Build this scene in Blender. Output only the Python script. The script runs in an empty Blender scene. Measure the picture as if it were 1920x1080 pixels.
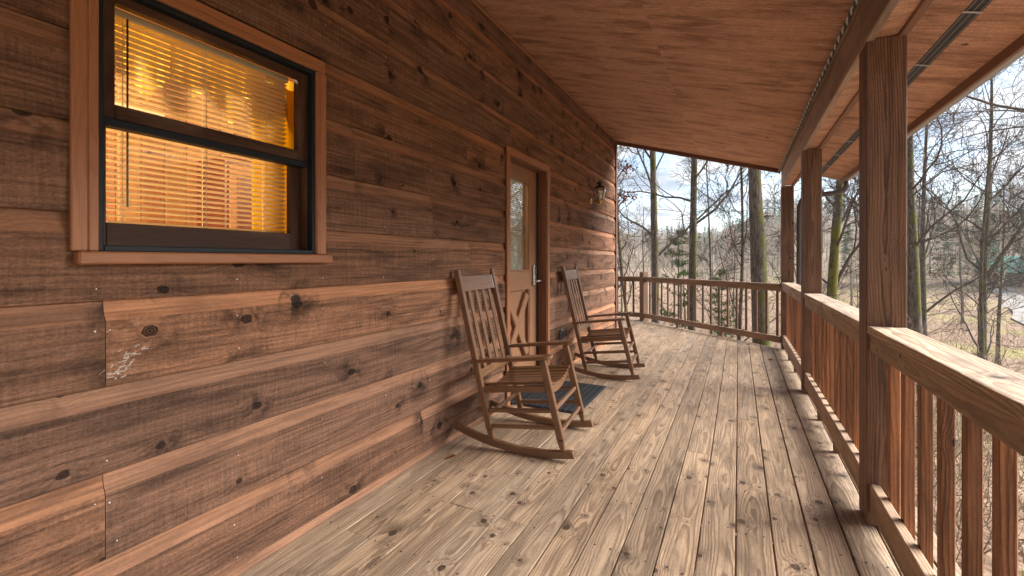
import bpy, bmesh, math, random
import numpy as np
from mathutils import Vector, Matrix, noise as mnoise
R = math.radians
random.seed(7)
scene = bpy.context.scene
col = scene.collection

# ------------------------------------------------------------------ camera
YAW = 27.1
cam_data = bpy.data.cameras.new('camera')
cam_data.sensor_width = 36.0
cam_data.lens = 36.0 * 830.0 / 1920.0
cam_data.shift_y = -52.0 / 1920.0
cam_data.clip_start = 0.05
cam_data.clip_end = 5000.0
cam = bpy.data.objects.new('camera', cam_data)
cam.location = (0, 0, 1.24)
cam.rotation_euler = (R(90), 0, R(YAW))
col.objects.link(cam)
scene.camera = cam

# ------------------------------------------------------------------ world, sun, exposure
SUN_EL, SUN_AZ = 33.0, 64.0        # azimuth measured from +Y towards +X
world = bpy.data.worlds.new('World')
scene.world = world
world.use_nodes = True
wt = world.node_tree
wt.nodes.clear()

def nd(t, kind, ins=None, **props):
    n = t.nodes.new(kind)
    for k, v in props.items():
        setattr(n, k, v)
    for k, v in (ins or {}).items():
        s = n.inputs[k]
        if isinstance(v, bpy.types.NodeSocket):
            t.links.new(v, s)
        else:
            s.default_value = v
    return n

def mth(t, op, a, b=None, c=None, clamp=False):
    n = t.nodes.new('ShaderNodeMath')
    n.operation = op
    n.use_clamp = clamp
    for i, v in enumerate((a, b, c)):
        if v is None:
            continue
        if isinstance(v, bpy.types.NodeSocket):
            t.links.new(v, n.inputs[i])
        else:
            n.inputs[i].default_value = v
    return n.outputs[0]

def mixc(t, f, a, b, mode='MIX'):
    n = t.nodes.new('ShaderNodeMix')
    n.data_type = 'RGBA'
    n.blend_type = mode
    n.clamp_factor = True
    for i, v in ((0, f), (6, a), (7, b)):
        if isinstance(v, bpy.types.NodeSocket):
            t.links.new(v, n.inputs[i])
        else:
            n.inputs[i].default_value = v if i == 0 else (*v[:3], 1.0)
    return n.outputs[2]

def mrange(t, v, a, b, c=0.0, d=1.0, smooth=True):
    n = nd(t, 'ShaderNodeMapRange', {0: v, 1: a, 2: b, 3: c, 4: d})
    n.interpolation_type = 'SMOOTHSTEP' if smooth else 'LINEAR'
    return n.outputs[0]

def noise(t, vec, scale, detail=3.0, rough=0.55, dist=0.0):
    return nd(t, 'ShaderNodeTexNoise', {'Vector': vec, 'Scale': scale, 'Detail': detail,
                                       'Roughness': rough, 'Distortion': dist}).outputs[0]

def comb(t, x, y, z):
    return nd(t, 'ShaderNodeCombineXYZ', {0: x, 1: y, 2: z}).outputs[0]

sky = nd(wt, 'ShaderNodeTexSky')
sky.sky_type = 'NISHITA'
sky.sun_disc = False
sky.sun_elevation = R(SUN_EL)
sky.sun_rotation = R(SUN_AZ)
sky.air_density = 1.0
sky.dust_density = 0.6
tc = nd(wt, 'ShaderNodeTexCoord')
sp = nd(wt, 'ShaderNodeSeparateXYZ', {0: tc.outputs['Generated']})
zc = mth(wt, 'ADD', mth(wt, 'MAXIMUM', sp.outputs[2], 0.0), 0.16)
cv = comb(wt, mth(wt, 'DIVIDE', sp.outputs[0], zc), mth(wt, 'DIVIDE', sp.outputs[1], zc), 0.0)
n1 = noise(wt, cv, 1.35, 6.0, 0.58, 0.35)
cover = mrange(wt, n1, 0.43, 0.57)
n2 = noise(wt, cv, 2.4, 5.0, 0.6, 0.2)
cloudc = mixc(wt, mrange(wt, n2, 0.40, 0.58), (1.65, 2.05, 2.65), (4.2, 4.3, 4.4))
skyc = mixc(wt, mth(wt, 'MULTIPLY', cover, 0.97), sky.outputs[0], cloudc)
bg = nd(wt, 'ShaderNodeBackground', {0: skyc, 1: 0.05})
wo = nd(wt, 'ShaderNodeOutputWorld', {0: bg.outputs[0]})

sun_d = bpy.data.lights.new('sun', 'SUN')
sun_d.energy = 3.0
sun_d.angle = R(45)
sun_d.color = (1.0, 0.965, 0.92)
sun = bpy.data.objects.new('sun', sun_d)
sdir = Vector((math.sin(R(SUN_AZ)) * math.cos(R(SUN_EL)), math.cos(R(SUN_AZ)) * math.cos(R(SUN_EL)), math.sin(R(SUN_EL))))
sun.rotation_euler = (-sdir).to_track_quat('-Z', 'Y').to_euler()
sun.location = sdir * 60
col.objects.link(sun)

vs = scene.view_settings
vs.view_transform = 'Standard'
vs.look = 'None'
vs.exposure = 2.3
vs.gamma = 1.0
scene.render.engine = 'CYCLES'
scene.cycles.use_denoising = True
scene.cycles.max_bounces = 8
scene.cycles.diffuse_bounces = 5
scene.cycles.transparent_max_bounces = 12
scene.cycles.sample_clamp_indirect = 6.0
scene.cycles.caustics_reflective = False
scene.cycles.caustics_refractive = False

# ------------------------------------------------------------------ materials
def newmat(name):
    m = bpy.data.materials.new(name)
    m.use_nodes = True
    t = m.node_tree
    t.nodes.clear()
    out = nd(t, 'ShaderNodeOutputMaterial')
    return m, t, out

def principled(t, out, colr, rough=0.6, bump=None, bstr=0.3, bdist=0.002, metal=0.0, spec=0.5):
    p = nd(t, 'ShaderNodeBsdfPrincipled')
    for k, v in (('Base Color', colr), ('Roughness', rough), ('Metallic', metal), ('Specular IOR Level', spec)):
        if isinstance(v, bpy.types.NodeSocket):
            t.links.new(v, p.inputs[k])
        else:
            p.inputs[k].default_value = (*v[:3], 1) if k == 'Base Color' else v
    if bump is not None:
        b = nd(t, 'ShaderNodeBump', {'Strength': bstr, 'Distance': bdist, 'Height': bump})
        t.links.new(b.outputs[0], p.inputs['Normal'])
    t.links.new(p.outputs[0], out.inputs[0])
    return p

WOODS = {}
def wood(key, axis, light, dark, pitch=0.007, ringmix=0.6, knot=0.25, rough=0.7, saw=0.0,
         pith=0.05, wander=0.06, fibre=0.3, stain=(0.2, 0.12, 0.08), stain_amt=0.25, var=0.22,
         alt=None, coat=0.0, knotcol=(0.03, 0.018, 0.012), knotsize=1.0, bump=0.35, smear=0.0, spec=0.35, kscale=4.0, ff=260.0, fl_=9.0, grit=0.0, streak=0.0):
    """Wood with true 3-D growth rings about a wandering pith; axis = (length, width, thickness)."""
    m, t, out = newmat(key)
    tcn = nd(t, 'ShaderNodeTexCoord')
    s = nd(t, 'ShaderNodeSeparateXYZ', {0: tcn.outputs['Object']})
    oi = nd(t, 'ShaderNodeObjectInfo').outputs['Random']
    wn = nd(t, 'ShaderNodeTexWhiteNoise', {'W': oi}, noise_dimensions='1D')
    rs = nd(t, 'ShaderNodeSeparateColor', {0: wn.outputs['Color']})
    r1, r2, r3 = rs.outputs[0], rs.outputs[1], rs.outputs[2]
    L0, W, T = (s.outputs['XYZ'.index(a)] for a in axis)
    L = mth(t, 'MULTIPLY_ADD', oi, 71.3, L0)
    # knots
    WT = mth(t, 'ADD', W, T)
    kv = comb(t, mth(t, 'MULTIPLY', L, kscale * 0.8), mth(t, 'MULTIPLY_ADD', WT, kscale, mth(t, 'MULTIPLY', r2, 9.0)), 0.0)
    vo = nd(t, 'ShaderNodeTexVoronoi', {'Vector': kv, 'Scale': 1.0, 'Randomness': 0.9}, voronoi_dimensions='2D')
    kd = mth(t, 'DIVIDE', vo.outputs['Distance'], kscale)
    kc = nd(t, 'ShaderNodeSeparateColor', {0: vo.outputs['Color']})
    has = mth(t, 'LESS_THAN', kc.outputs[0], knot)
    ks = mth(t, 'MULTIPLY_ADD', kc.outputs[1], 0.015 * knotsize, 0.006 * knotsize)
    kn = mth(t, 'DIVIDE', kd, ks)
    wob = noise(t, comb(t, mth(t, 'MULTIPLY', L, 60.0), mth(t, 'MULTIPLY', WT, 60.0), 0.0), 1.0, 2.0)
    kn = mth(t, 'MULTIPLY', kn, mth(t, 'MULTIPLY_ADD', wob, 0.7, 0.65))
    kmask = mth(t, 'MULTIPLY', mrange(t, kn, 1.08, 0.86), has)
    kinf = mth(t, 'MULTIPLY', mth(t, 'EXPONENT', mth(t, 'MULTIPLY', mth(t, 'MULTIPLY', kn, kn), -0.13)), has)
    # rings
    wl = noise(t, comb(t, mth(t, 'MULTIPLY', L, 0.75), mth(t, 'MULTIPLY', r1, 40.0), 0.0), 1.0, 2.0, 0.5)
    wl2 = noise(t, comb(t, mth(t, 'MULTIPLY', L, 0.6), mth(t, 'MULTIPLY', r3, 40.0), 7.0), 1.0, 1.0, 0.5)
    a = mth(t, 'ADD', W, mth(t, 'MULTIPLY', mth(t, 'ADD', mth(t, 'SUBTRACT', wl2, 0.5), mth(t, 'MULTIPLY', mth(t, 'SUBTRACT', r1, 0.5), 0.5)), 0.13))
    b = mth(t, 'ADD', T, mth(t, 'ADD', pith, mth(t, 'MULTIPLY', mth(t, 'SUBTRACT', wl, 0.5), wander * 2)))
    rr = mth(t, 'SQRT', mth(t, 'ADD', mth(t, 'MULTIPLY', a, a), mth(t, 'MULTIPLY', b, b)))
    wig = noise(t, comb(t, mth(t, 'MULTIPLY', L, 5.0), mth(t, 'MULTIPLY', W, 22.0), mth(t, 'MULTIPLY', T, 22.0)), 1.0, 3.0)
    rr = mth(t, 'MULTIPLY_ADD', mth(t, 'SUBTRACT', wig, 0.5), 0.011, rr)
    rr = mth(t, 'MULTIPLY_ADD', kinf, 0.022 * knotsize, rr)
    ph = mth(t, 'FRACT', mth(t, 'DIVIDE', rr, pitch))
    ring = mth(t, 'MULTIPLY', mrange(t, ph, 0.25, 0.88), mrange(t, ph, 1.0, 0.93))
    rvar = noise(t, comb(t, mth(t, 'MULTIPLY', L, 1.4), mth(t, 'MULTIPLY', rr, 40.0), r1), 1.0, 2.0)
    ring = mth(t, 'MULTIPLY', ring, mrange(t, rvar, 0.25, 0.7, 0.35, 1.0))
    # fibre
    fb = noise(t, comb(t, mth(t, 'MULTIPLY', L, fl_), mth(t, 'MULTIPLY', W, ff), mth(t, 'MULTIPLY', T, ff)), 1.0, 4.0, 0.65)
    blot = noise(t, comb(t, mth(t, 'MULTIPLY', L, 2.2), mth(t, 'MULTIPLY', W, 9.0), mth(t, 'MULTIPLY', T, 9.0)), 1.0, 5.0, 0.62, 0.4)
    c = mixc(t, mth(t, 'MULTIPLY', ring, ringmix), light, dark)
    if alt:
        c = mixc(t, mth(t, 'MULTIPLY', mrange(t, r2, 0.15, 0.95), 0.65), c, mixc(t, mth(t, 'MULTIPLY', ring, ringmix), alt, tuple(q * 0.6 for q in alt)))
    c = mixc(t, mth(t, 'MULTIPLY', mrange(t, blot, 0.42, 0.72), stain_amt * 2), c, stain)
    fl = mth(t, 'MULTIPLY_ADD', mth(t, 'SUBTRACT', fb, 0.5), fibre * 3.0, 1.0)
    hgt = mth(t, 'ADD', mth(t, 'MULTIPLY', fb, 0.6), mth(t, 'MULTIPLY', ring, 0.5))
    if saw:
        sw = noise(t, comb(t, mth(t, 'MULTIPLY', L, 115.0), mth(t, 'MULTIPLY', W, 7.0), r1), 1.0, 2.0, 0.6)
        swm = noise(t, comb(t, mth(t, 'MULTIPLY', L, 2.0), mth(t, 'MULTIPLY', W, 5.0), r2), 1.0, 2.0)
        gr = noise(t, comb(t, mth(t, 'MULTIPLY', L, 190.0), mth(t, 'MULTIPLY', W, 190.0), r1), 1.0, 2.0, 0.7)
        swa = mth(t, 'MULTIPLY', mth(t, 'SUBTRACT', sw, 0.5), mrange(t, swm, 0.3, 0.65, 0.25, 1.0))
        fl = mth(t, 'ADD', fl, mth(t, 'MULTIPLY', swa, 2.2 * saw))
        fl = mth(t, 'ADD', fl, mth(t, 'MULTIPLY', mth(t, 'SUBTRACT', gr, 0.5), 1.1 * saw))
        hgt = mth(t, 'ADD', hgt, mth(t, 'MULTIPLY', mth(t, 'ADD', swa, mth(t, 'MULTIPLY', gr, 0.6)), 2.0 * saw))
    if grit:
        gn = noise(t, comb(t, mth(t, 'MULTIPLY', L, 75.0), mth(t, 'MULTIPLY', W, 150.0), mth(t, 'MULTIPLY', T, 150.0)), 1.0, 3.0, 0.75)
        fl = mth(t, 'ADD', fl, mth(t, 'MULTIPLY', mth(t, 'SUBTRACT', gn, 0.5), 2.6 * grit))
        hgt = mth(t, 'ADD', hgt, mth(t, 'MULTIPLY', gn, grit))
    if streak:
        st = noise(t, comb(t, mth(t, 'MULTIPLY', L, 1.6), mth(t, 'MULTIPLY', W, 48.0), mth(t, 'MULTIPLY', T, 48.0)), 1.0, 3.0, 0.6, 0.3)
        fl = mth(t, 'MULTIPLY', fl, mth(t, 'MULTIPLY_ADD', mrange(t, st, 0.36, 0.56), streak, 1.0 - streak))
    fl = mth(t, 'MAXIMUM', mth(t, 'MULTIPLY', fl, mth(t, 'MULTIPLY_ADD', r3, 2 * var, 1.0 - var)), 0.08)
    c = mixc(t, 1.0, c, comb(t, fl, fl, fl), 'MULTIPLY')
    if smear:
        sv = noise(t, comb(t, mth(t, 'MULTIPLY', L, 7.0), mth(t, 'MULTIPLY', W, 7.0), r3), 1.0, 4.0, 0.6, 0.8)
        sm = mth(t, 'MULTIPLY', mth(t, 'MULTIPLY', mrange(t, kn, 6.5, 1.0), has), mrange(t, sv, 0.42, 0.66))
        c = mixc(t, mth(t, 'MULTIPLY', sm, smear), c, knotcol)
    kring = mth(t, 'MULTIPLY_ADD', mth(t, 'SINE', mth(t, 'MULTIPLY', kn, 16.0)), 0.16, 0.84)
    c = mixc(t, mth(t, 'MULTIPLY', kmask, kring), c, knotcol)
    p_ = principled(t, out, c, rough, hgt, bump, 0.0025, spec=spec)
    p_.inputs['Coat Weight'].default_value = coat
    p_.inputs['Coat Roughness'].default_value = 0.2
    WOODS[key] = m
    return m

def plain(name, c, rough=0.5, metal=0.0, nscale=40.0, namt=0.15, bump=0.1, spec=0.5):
    m, t, out = newmat(name)
    tcn = nd(t, 'ShaderNodeTexCoord')
    n = noise(t, tcn.outputs['Object'], nscale, 4.0, 0.6)
    f = mth(t, 'MULTIPLY_ADD', mth(t, 'SUBTRACT', n, 0.5), namt * 2.5, 1.0)
    c2 = mixc(t, 1.0, c, comb(t, f, f, f), 'MULTIPLY')
    principled(t, out, c2, mth(t, 'MULTIPLY_ADD', n, 0.15, rough - 0.07), n, bump, 0.001, metal, spec)
    return m

SIDE = ('Y', 'Z', 'X')
M = {}
M['siding'] = wood('siding_rough', SIDE, (0.275, 0.137, 0.078), (0.128, 0.058, 0.032), pitch=0.015, ringmix=0.6, knot=0.55, rough=0.85,
                   saw=0.42, stain=(0.065, 0.037, 0.026), stain_amt=0.40, var=0.17, alt=(0.172, 0.100, 0.070), smear=0.85, knotsize=1.15, kscale=4.6,
                   fibre=0.30, spec=0.14, ff=90.0, fl_=3.0, bump=0.7, grit=0.6, streak=0.32, knotcol=(0.014, 0.009, 0.007))
M['cove'] = wood('siding_cove', SIDE, (0.41, 0.188, 0.092), (0.25, 0.104, 0.048), pitch=0.012, ringmix=0.55, knot=0.35, rough=0.7,
                 stain=(0.12, 0.055, 0.031), stain_amt=0.32, var=0.2, alt=(0.30, 0.168, 0.108), fibre=0.3, smear=0.8, kscale=4.6, spec=0.22, ff=100.0, fl_=3.0,
                 grit=0.25, streak=0.3, knotcol=(0.016, 0.010, 0.008))
M['trim_v'] = wood('trim_upright', ('Z', 'Y', 'X'), (0.38, 0.158, 0.068), (0.26, 0.10, 0.042), pitch=0.006, ringmix=0.45, knot=0.05, rough=0.5, var=0.1, fibre=0.15, stain_amt=0.12)
M['trim_h'] = wood('trim_level', ('Y', 'Z', 'X'), (0.38, 0.158, 0.068), (0.26, 0.10, 0.042), pitch=0.006, ringmix=0.45, knot=0.05, rough=0.5, var=0.1, fibre=0.15, stain_amt=0.12)
M['sash_h'] = wood('sash_level', ('Y', 'Z', 'X'), (0.072, 0.034, 0.020), (0.042, 0.02, 0.012), spec=0.12, pitch=0.005, ringmix=0.4, knot=0.0, rough=0.45, var=0.1, fibre=0.15)
M['sash_v'] = wood('sash_upright', ('Z', 'Y', 'X'), (0.072, 0.034, 0.020), (0.042, 0.02, 0.012), spec=0.12, pitch=0.005, ringmix=0.4, knot=0.0, rough=0.45, var=0.1, fibre=0.15)
M['door_v'] = wood('door_upright', ('Z', 'Y', 'X'), (0.34, 0.175, 0.095), (0.25, 0.115, 0.058), pitch=0.006, ringmix=0.4, knot=0.02, rough=0.4, var=0.06, fibre=0.15, stain_amt=0.1)
M['door_h'] = wood('door_level', ('Y', 'Z', 'X'), (0.34, 0.175, 0.095), (0.25, 0.115, 0.058), pitch=0.006, ringmix=0.4, knot=0.02, rough=0.4, var=0.06, fibre=0.15, stain_amt=0.1)
M['jamb'] = wood('door_jamb', ('Z', 'X', 'Y'), (0.21, 0.085, 0.042), (0.15, 0.055, 0.026), pitch=0.006, ringmix=0.4, knot=0.0, rough=0.45, var=0.06, fibre=0.15)
M['deck'] = wood('deck_pine', ('Y', 'X', 'Z'), (0.53, 0.372, 0.24), (0.155, 0.080, 0.040), pitch=0.0075, ringmix=0.8, knot=0.6, rough=0.6,
                 pith=0.075, wander=0.042, stain=(0.23, 0.16, 0.108), stain_amt=0.42, var=0.19, alt=(0.43, 0.325, 0.23), knotcol=(0.050, 0.028, 0.018),
                 fibre=0.34, smear=0.7, knotsize=0.85, kscale=5.8, spec=0.35, bump=0.6, ff=150.0, fl_=5.0, grit=0.25, streak=0.25)
M['post'] = wood('post_pine', ('Z', 'X', 'Y'), (0.255, 0.140, 0.083), (0.062, 0.029, 0.016), pitch=0.0095, ringmix=0.92, knot=0.34, rough=0.65,
                 pith=0.10, wander=0.05, stain=(0.085, 0.047, 0.03), stain_amt=0.3, var=0.1, fibre=0.35, kscale=3.2, knotsize=1.3, ff=140.0, fl_=4.0, grit=0.3, streak=0.35, bump=0.6)
M['cap'] = wood('rail_cap_pine', ('Y', 'X', 'Z'), (0.56, 0.415, 0.285), (0.21, 0.12, 0.068), pitch=0.010, ringmix=0.8, knot=0.28, rough=0.72,
                stain=(0.26, 0.19, 0.14), stain_amt=0.42, var=0.1, alt=(0.47, 0.37, 0.28), fibre=0.35, kscale=4.0, smear=0.5, ff=130.0, fl_=4.0, grit=0.3, streak=0.3, bump=0.6)
M['baluster'] = wood('baluster_pine', ('Z', 'Y', 'X'), (0.42, 0.19, 0.088), (0.10, 0.038, 0.016), pitch=0.009, ringmix=0.8, knot=0.10, rough=0.62,
                     pith=0.03, wander=0.02, stain=(0.13, 0.062, 0.035), stain_amt=0.3, var=0.34, fibre=0.3, kscale=5.0, ff=130.0, fl_=4.0, grit=0.25, streak=0.4)
M['rail_y'] = wood('rail_pine', ('Y', 'Z', 'X'), (0.44, 0.305, 0.20), (0.20, 0.115, 0.066), pitch=0.0085, ringmix=0.7, knot=0.2, rough=0.65,
                   stain=(0.17, 0.115, 0.08), stain_amt=0.35, var=0.14, fibre=0.28)
FARW = dict(pitch=0.0075, ringmix=0.6, knot=0.15, rough=0.7, stain=(0.13, 0.095, 0.07), stain_amt=0.4, var=0.2, fibre=0.25)
M['far_rail'] = wood('far_rail_pine', ('X', 'Z', 'Y'), (0.27, 0.17, 0.105), (0.14, 0.08, 0.047), **FARW)
M['far_bal'] = wood('far_baluster_pine', ('Z', 'X', 'Y'), (0.21, 0.115, 0.066), (0.11, 0.055, 0.03), **FARW)
M['ceiling'] = wood('ceiling_ply', ('X', 'Y', 'Z'), (0.60, 0.355, 0.24), (0.37, 0.20, 0.128), pitch=0.03, ringmix=0.4, knot=0.10, rough=0.8,
                    stain=(0.29, 0.15, 0.097), stain_amt=0.5, var=0.10, fibre=0.4, wander=0.25, pith=0.4, kscale=2.6, bump=0.8, spec=0.2, ff=80.0, fl_=16.0, grit=0.6, streak=0.14)
M['beam'] = wood('beam_board', ('Y', 'Z', 'X'), (0.40, 0.29, 0.215), (0.24, 0.16, 0.115), pitch=0.011, ringmix=0.5, knot=0.2, rough=0.72,
                 stain=(0.22, 0.16, 0.125), stain_amt=0.4, var=0.1, fibre=0.25, smear=0.5)
M['dark_trim'] = wood('dark_trim', ('X', 'Z', 'Y'), (0.16, 0.075, 0.052), (0.11, 0.05, 0.034), pitch=0.008, ringmix=0.4, knot=0.05, rough=0.6, var=0.1)
M['fascia'] = wood('fascia_board', ('Y', 'Z', 'X'), (0.22, 0.115, 0.07), (0.15, 0.07, 0.04), pitch=0.008, ringmix=0.4, knot=0.08, rough=0.65, var=0.1)
M['pine_in'] = wood('interior_pine', ('Z', 'Y', 'X'), (0.62, 0.33, 0.12), (0.45, 0.19, 0.055), pitch=0.01, ringmix=0.6, knot=0.3, rough=0.45, var=0.25, alt=(0.42, 0.15, 0.07), kscale=3.5)
CH = dict(pitch=0.006, ringmix=0.55, knot=0.0, rough=0.30, pith=0.04, wander=0.03, stain=(0.10, 0.047, 0.022), stain_amt=0.25, var=0.08, fibre=0.14, bump=0.08, spec=0.6, coat=0.6)
M['chair_z'] = wood('chair_wood_upright', ('Z', 'Y', 'X'), (0.215, 0.102, 0.044), (0.085, 0.037, 0.016), **CH)
M['chair_x'] = wood('chair_wood_lengthwise', ('X', 'Y', 'Z'), (0.215, 0.102, 0.044), (0.085, 0.037, 0.016), **CH)
M['chair_y'] = wood('chair_wood_crosswise', ('Y', 'Z', 'X'), (0.215, 0.102, 0.044), (0.085, 0.037, 0.016), **CH)

M['frame_metal'] = plain('bronze_frame', (0.012, 0.016, 0.020), 0.5, 0.0, spec=0.25)
M['black'] = plain('black_gap', (0.008, 0.007, 0.006), 0.8)
M['nail_bright'] = plain('nail_bright', (0.62, 0.6, 0.57), 0.35, 0.4)
M['nail_dark'] = plain('nail_dark', (0.025, 0.02, 0.018), 0.6, 0.2)
M['nickel'] = plain('brushed_nickel', (0.62, 0.6, 0.57), 0.28, 0.9, 60, 0.06)
M['lock_black'] = plain('lock_black', (0.02, 0.02, 0.022), 0.3)
M['bronze'] = plain('aged_bronze', (0.05, 0.038, 0.03), 0.35, 0.7)
M['brass'] = plain('brass', (0.55, 0.37, 0.13), 0.25, 0.9)
M['gutter'] = plain('gutter_metal', (0.34, 0.33, 0.32), 0.45, 0.1, 8, 0.12)
M['pipe'] = plain('downspout_metal', (0.10, 0.09, 0.088), 0.4, 0.2, 8, 0.1)
M['vent'] = plain('vent_mesh', (0.055, 0.055, 0.058), 0.6, 0.3)
M['vent_rib'] = plain('vent_rib', (0.22, 0.23, 0.25), 0.4, 0.6)
M['staple'] = plain('staple_white', (0.5, 0.5, 0.5), 0.5)
M['rope_a'] = plain('rope_light_clear', (0.42, 0.52, 0.58), 0.15, 0.0, 200, 0.5, spec=0.8)
M['rope_b'] = plain('rope_light_dark', (0.03, 0.04, 0.05), 0.3)
M['mat'] = plain('mat_rubber', (0.014, 0.017, 0.022), 0.75, 0, 120, 0.5, 0.6)
M['outlet'] = plain('outlet_cover', (0.14, 0.15, 0.155), 0.4)
M['slat'] = plain('blind_slat', (0.72, 0.6, 0.42), 0.45, 0, 10, 0.05)
M['white_blind'] = plain('white_blind', (0.8, 0.8, 0.76), 0.5, 0, 10, 0.05)
M['cord'] = plain('blind_cord', (0.75, 0.66, 0.5), 0.7)
M['cream'] = plain('cream_paint', (0.75, 0.68, 0.5), 0.6)
M['stone'] = plain('grey_stone', (0.36, 0.34, 0.33), 0.85, 0, 14, 0.6, 0.8)
M['inner_wall'] = plain('inner_wall_dark', (0.12, 0.07, 0.04), 0.8)
M['concrete'] = plain('footing', (0.3, 0.29, 0.27), 0.85)
M['shingle'] = plain('roof_shingle', (0.07, 0.065, 0.06), 0.9, 0, 30, 0.5)
M['white_paint'] = plain('scuffed_filler', (0.42, 0.36, 0.30), 0.7)
M['red_cloth'] = plain('red_wood', (0.20, 0.06, 0.035), 0.4, 0, 6, 0.3)

def glass_mat(name, tint=(1, 1, 1), rough=0.0, refl=1.0):
    m, t, out = newmat(name)
    fr = nd(t, 'ShaderNodeFresnel', {'IOR': 1.5})
    g = nd(t, 'ShaderNodeBsdfGlossy', {'Color': (1, 1, 1, 1), 'Roughness': rough})
    tr = nd(t, 'ShaderNodeBsdfTransparent', {'Color': (*tint, 1)})
    geo = nd(t, 'ShaderNodeNewGeometry')
    front = mth(t, 'SUBTRACT', 1.0, geo.outputs['Backfacing'])
    mx = nd(t, 'ShaderNodeMixShader', {0: mth(t, 'MULTIPLY', mth(t, 'MULTIPLY', fr.outputs[0], front), refl, clamp=True), 1: tr.outputs[0], 2: g.outputs[0]})
    t.links.new(mx.outputs[0], out.inputs[0])
    return m
M['glass'] = glass_mat('window_glass', (0.95, 0.95, 0.93), 0.0, 0.09)
M['door_glass'] = glass_mat('door_glass', (0.88, 0.92, 0.9), 0.01, 3.6)
M['lamp_glass'] = glass_mat('lantern_glass', (0.95, 0.97, 0.97), 0.10, 4.5)

def cloth_mat(name, c, trans):
    m, t, out = newmat(name)
    tcn = nd(t, 'ShaderNodeTexCoord')
    n = noise(t, tcn.outputs['Object'], 90.0, 3.0)
    cc = mixc(t, n, tuple(q * 0.75 for q in c), c)
    d = nd(t, 'ShaderNodeBsdfDiffuse', {0: cc})
    tr = nd(t, 'ShaderNodeBsdfTranslucent', {0: cc})
    mx = nd(t, 'ShaderNodeMixShader', {0: trans, 1: d.outputs[0], 2: tr.outputs[0]})
    t.links.new(mx.outputs[0], out.inputs[0])
    return m
M['thin_blind'] = cloth_mat('thin_white_blind', (0.88, 0.88, 0.84), 0.5)
M['valance'] = cloth_mat('valance_cloth', (0.86, 0.68, 0.2), 0.7)
M['curtain'] = cloth_mat('curtain_cloth', (0.85, 0.62, 0.05), 0.5)

m, t, out = newmat('lamp_shade_lit')
em = nd(t, 'ShaderNodeEmission', {0: (1.0, 0.72, 0.36, 1), 1: 14.0})
t.links.new(em.outputs[0], out.inputs[0])
M['lit_shade'] = m

def bark(name, c1, c2, moss=0.0, mosscol=(0.105, 0.100, 0.026)):
    m, t, out = newmat(name)
    tcn = nd(t, 'ShaderNodeTexCoord')
    s = nd(t, 'ShaderNodeSeparateXYZ', {0: tcn.outputs['Object']})
    v = comb(t, mth(t, 'MULTIPLY', s.outputs[0], 26.0), mth(t, 'MULTIPLY', s.outputs[1], 26.0), mth(t, 'MULTIPLY', s.outputs[2], 5.0))
    n = noise(t, v, 1.0, 5.0, 0.65, 0.5)
    n2_ = noise(t, tcn.outputs['Object'], 2.3, 4.0, 0.6)
    c = mixc(t, mrange(t, n, 0.35, 0.65), c2, c1)
    lich = mrange(t, noise(t, tcn.outputs['Object'], 7.0, 4.0, 0.7), 0.60, 0.68)
    c = mixc(t, mth(t, 'MULTIPLY', lich, 0.45), c, (0.34, 0.35, 0.31))
    if moss:
        g = nd(t, 'ShaderNodeNewGeometry')
        gs = nd(t, 'ShaderNodeSeparateXYZ', {0: g.outputs['Normal']})
        side = mth(t, 'ADD', mth(t, 'MULTIPLY', gs.outputs[0], 0.13), mth(t, 'MULTIPLY', gs.outputs[2], 0.2))
        mk = mrange(t, mth(t, 'ADD', mth(t, 'ADD', n2_, side), mth(t, 'MULTIPLY', mth(t, 'SUBTRACT', n, 0.5), 0.35)), 0.62 - 0.25 * moss, 0.70 - 0.25 * moss)
        mc = mixc(t, n, tuple(q * 0.5 for q in mosscol), tuple(q * 1.5 for q in mosscol))
        c = mixc(t, mk, c, mc)
    principled(t, out, c, 0.9, n, 0.9, 0.02, spec=0.15)
    return m
M['bark'] = bark('bark_grey', (0.20, 0.165, 0.135), (0.085, 0.066, 0.052), 0.25)
M['bark_moss'] = bark('bark_mossy', (0.19, 0.155, 0.12), (0.07, 0.055, 0.042), 0.42)
M['bark_green'] = bark('bark_very_mossy', (0.15, 0.13, 0.08), (0.06, 0.05, 0.03), 0.85, (0.165, 0.15, 0.03))
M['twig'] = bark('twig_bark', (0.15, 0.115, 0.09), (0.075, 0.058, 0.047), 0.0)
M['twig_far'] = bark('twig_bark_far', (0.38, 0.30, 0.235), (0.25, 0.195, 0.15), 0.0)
M['brush'] = bark('brush_twig', (0.40, 0.30, 0.21), (0.24, 0.175, 0.12), 0.0)

def leafmat(name, c1, c2):
    m, t, out = newmat(name)
    g = nd(t, 'ShaderNodeNewGeometry')
    rp = g.outputs['Random Per Island']
    c = mixc(t, rp, c1, c2)
    d = nd(t, 'ShaderNodeBsdfDiffuse', {0: c})
    tr = nd(t, 'ShaderNodeBsdfTranslucent', {0: c})
    mx = nd(t, 'ShaderNodeMixShader', {0: 0.3, 1: d.outputs[0], 2: tr.outputs[0]})
    t.links.new(mx.outputs[0], out.inputs[0])
    return m
M['red_leaf'] = leafmat('dead_leaf', (0.22, 0.06, 0.025), (0.12, 0.035, 0.02))
M['needle'] = leafmat('pine_needle', (0.075, 0.12, 0.03), (0.035, 0.065, 0.022))
M['needle_far'] = leafmat('pine_needle_far', (0.085, 0.15, 0.04), (0.045, 0.09, 0.03))
M['grass'] = leafmat('grass_blade', (0.22, 0.25, 0.05), (0.30, 0.27, 0.08))
M['litter_leaf'] = leafmat('litter_leaf', (0.42, 0.27, 0.17), (0.25, 0.15, 0.10))

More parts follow.
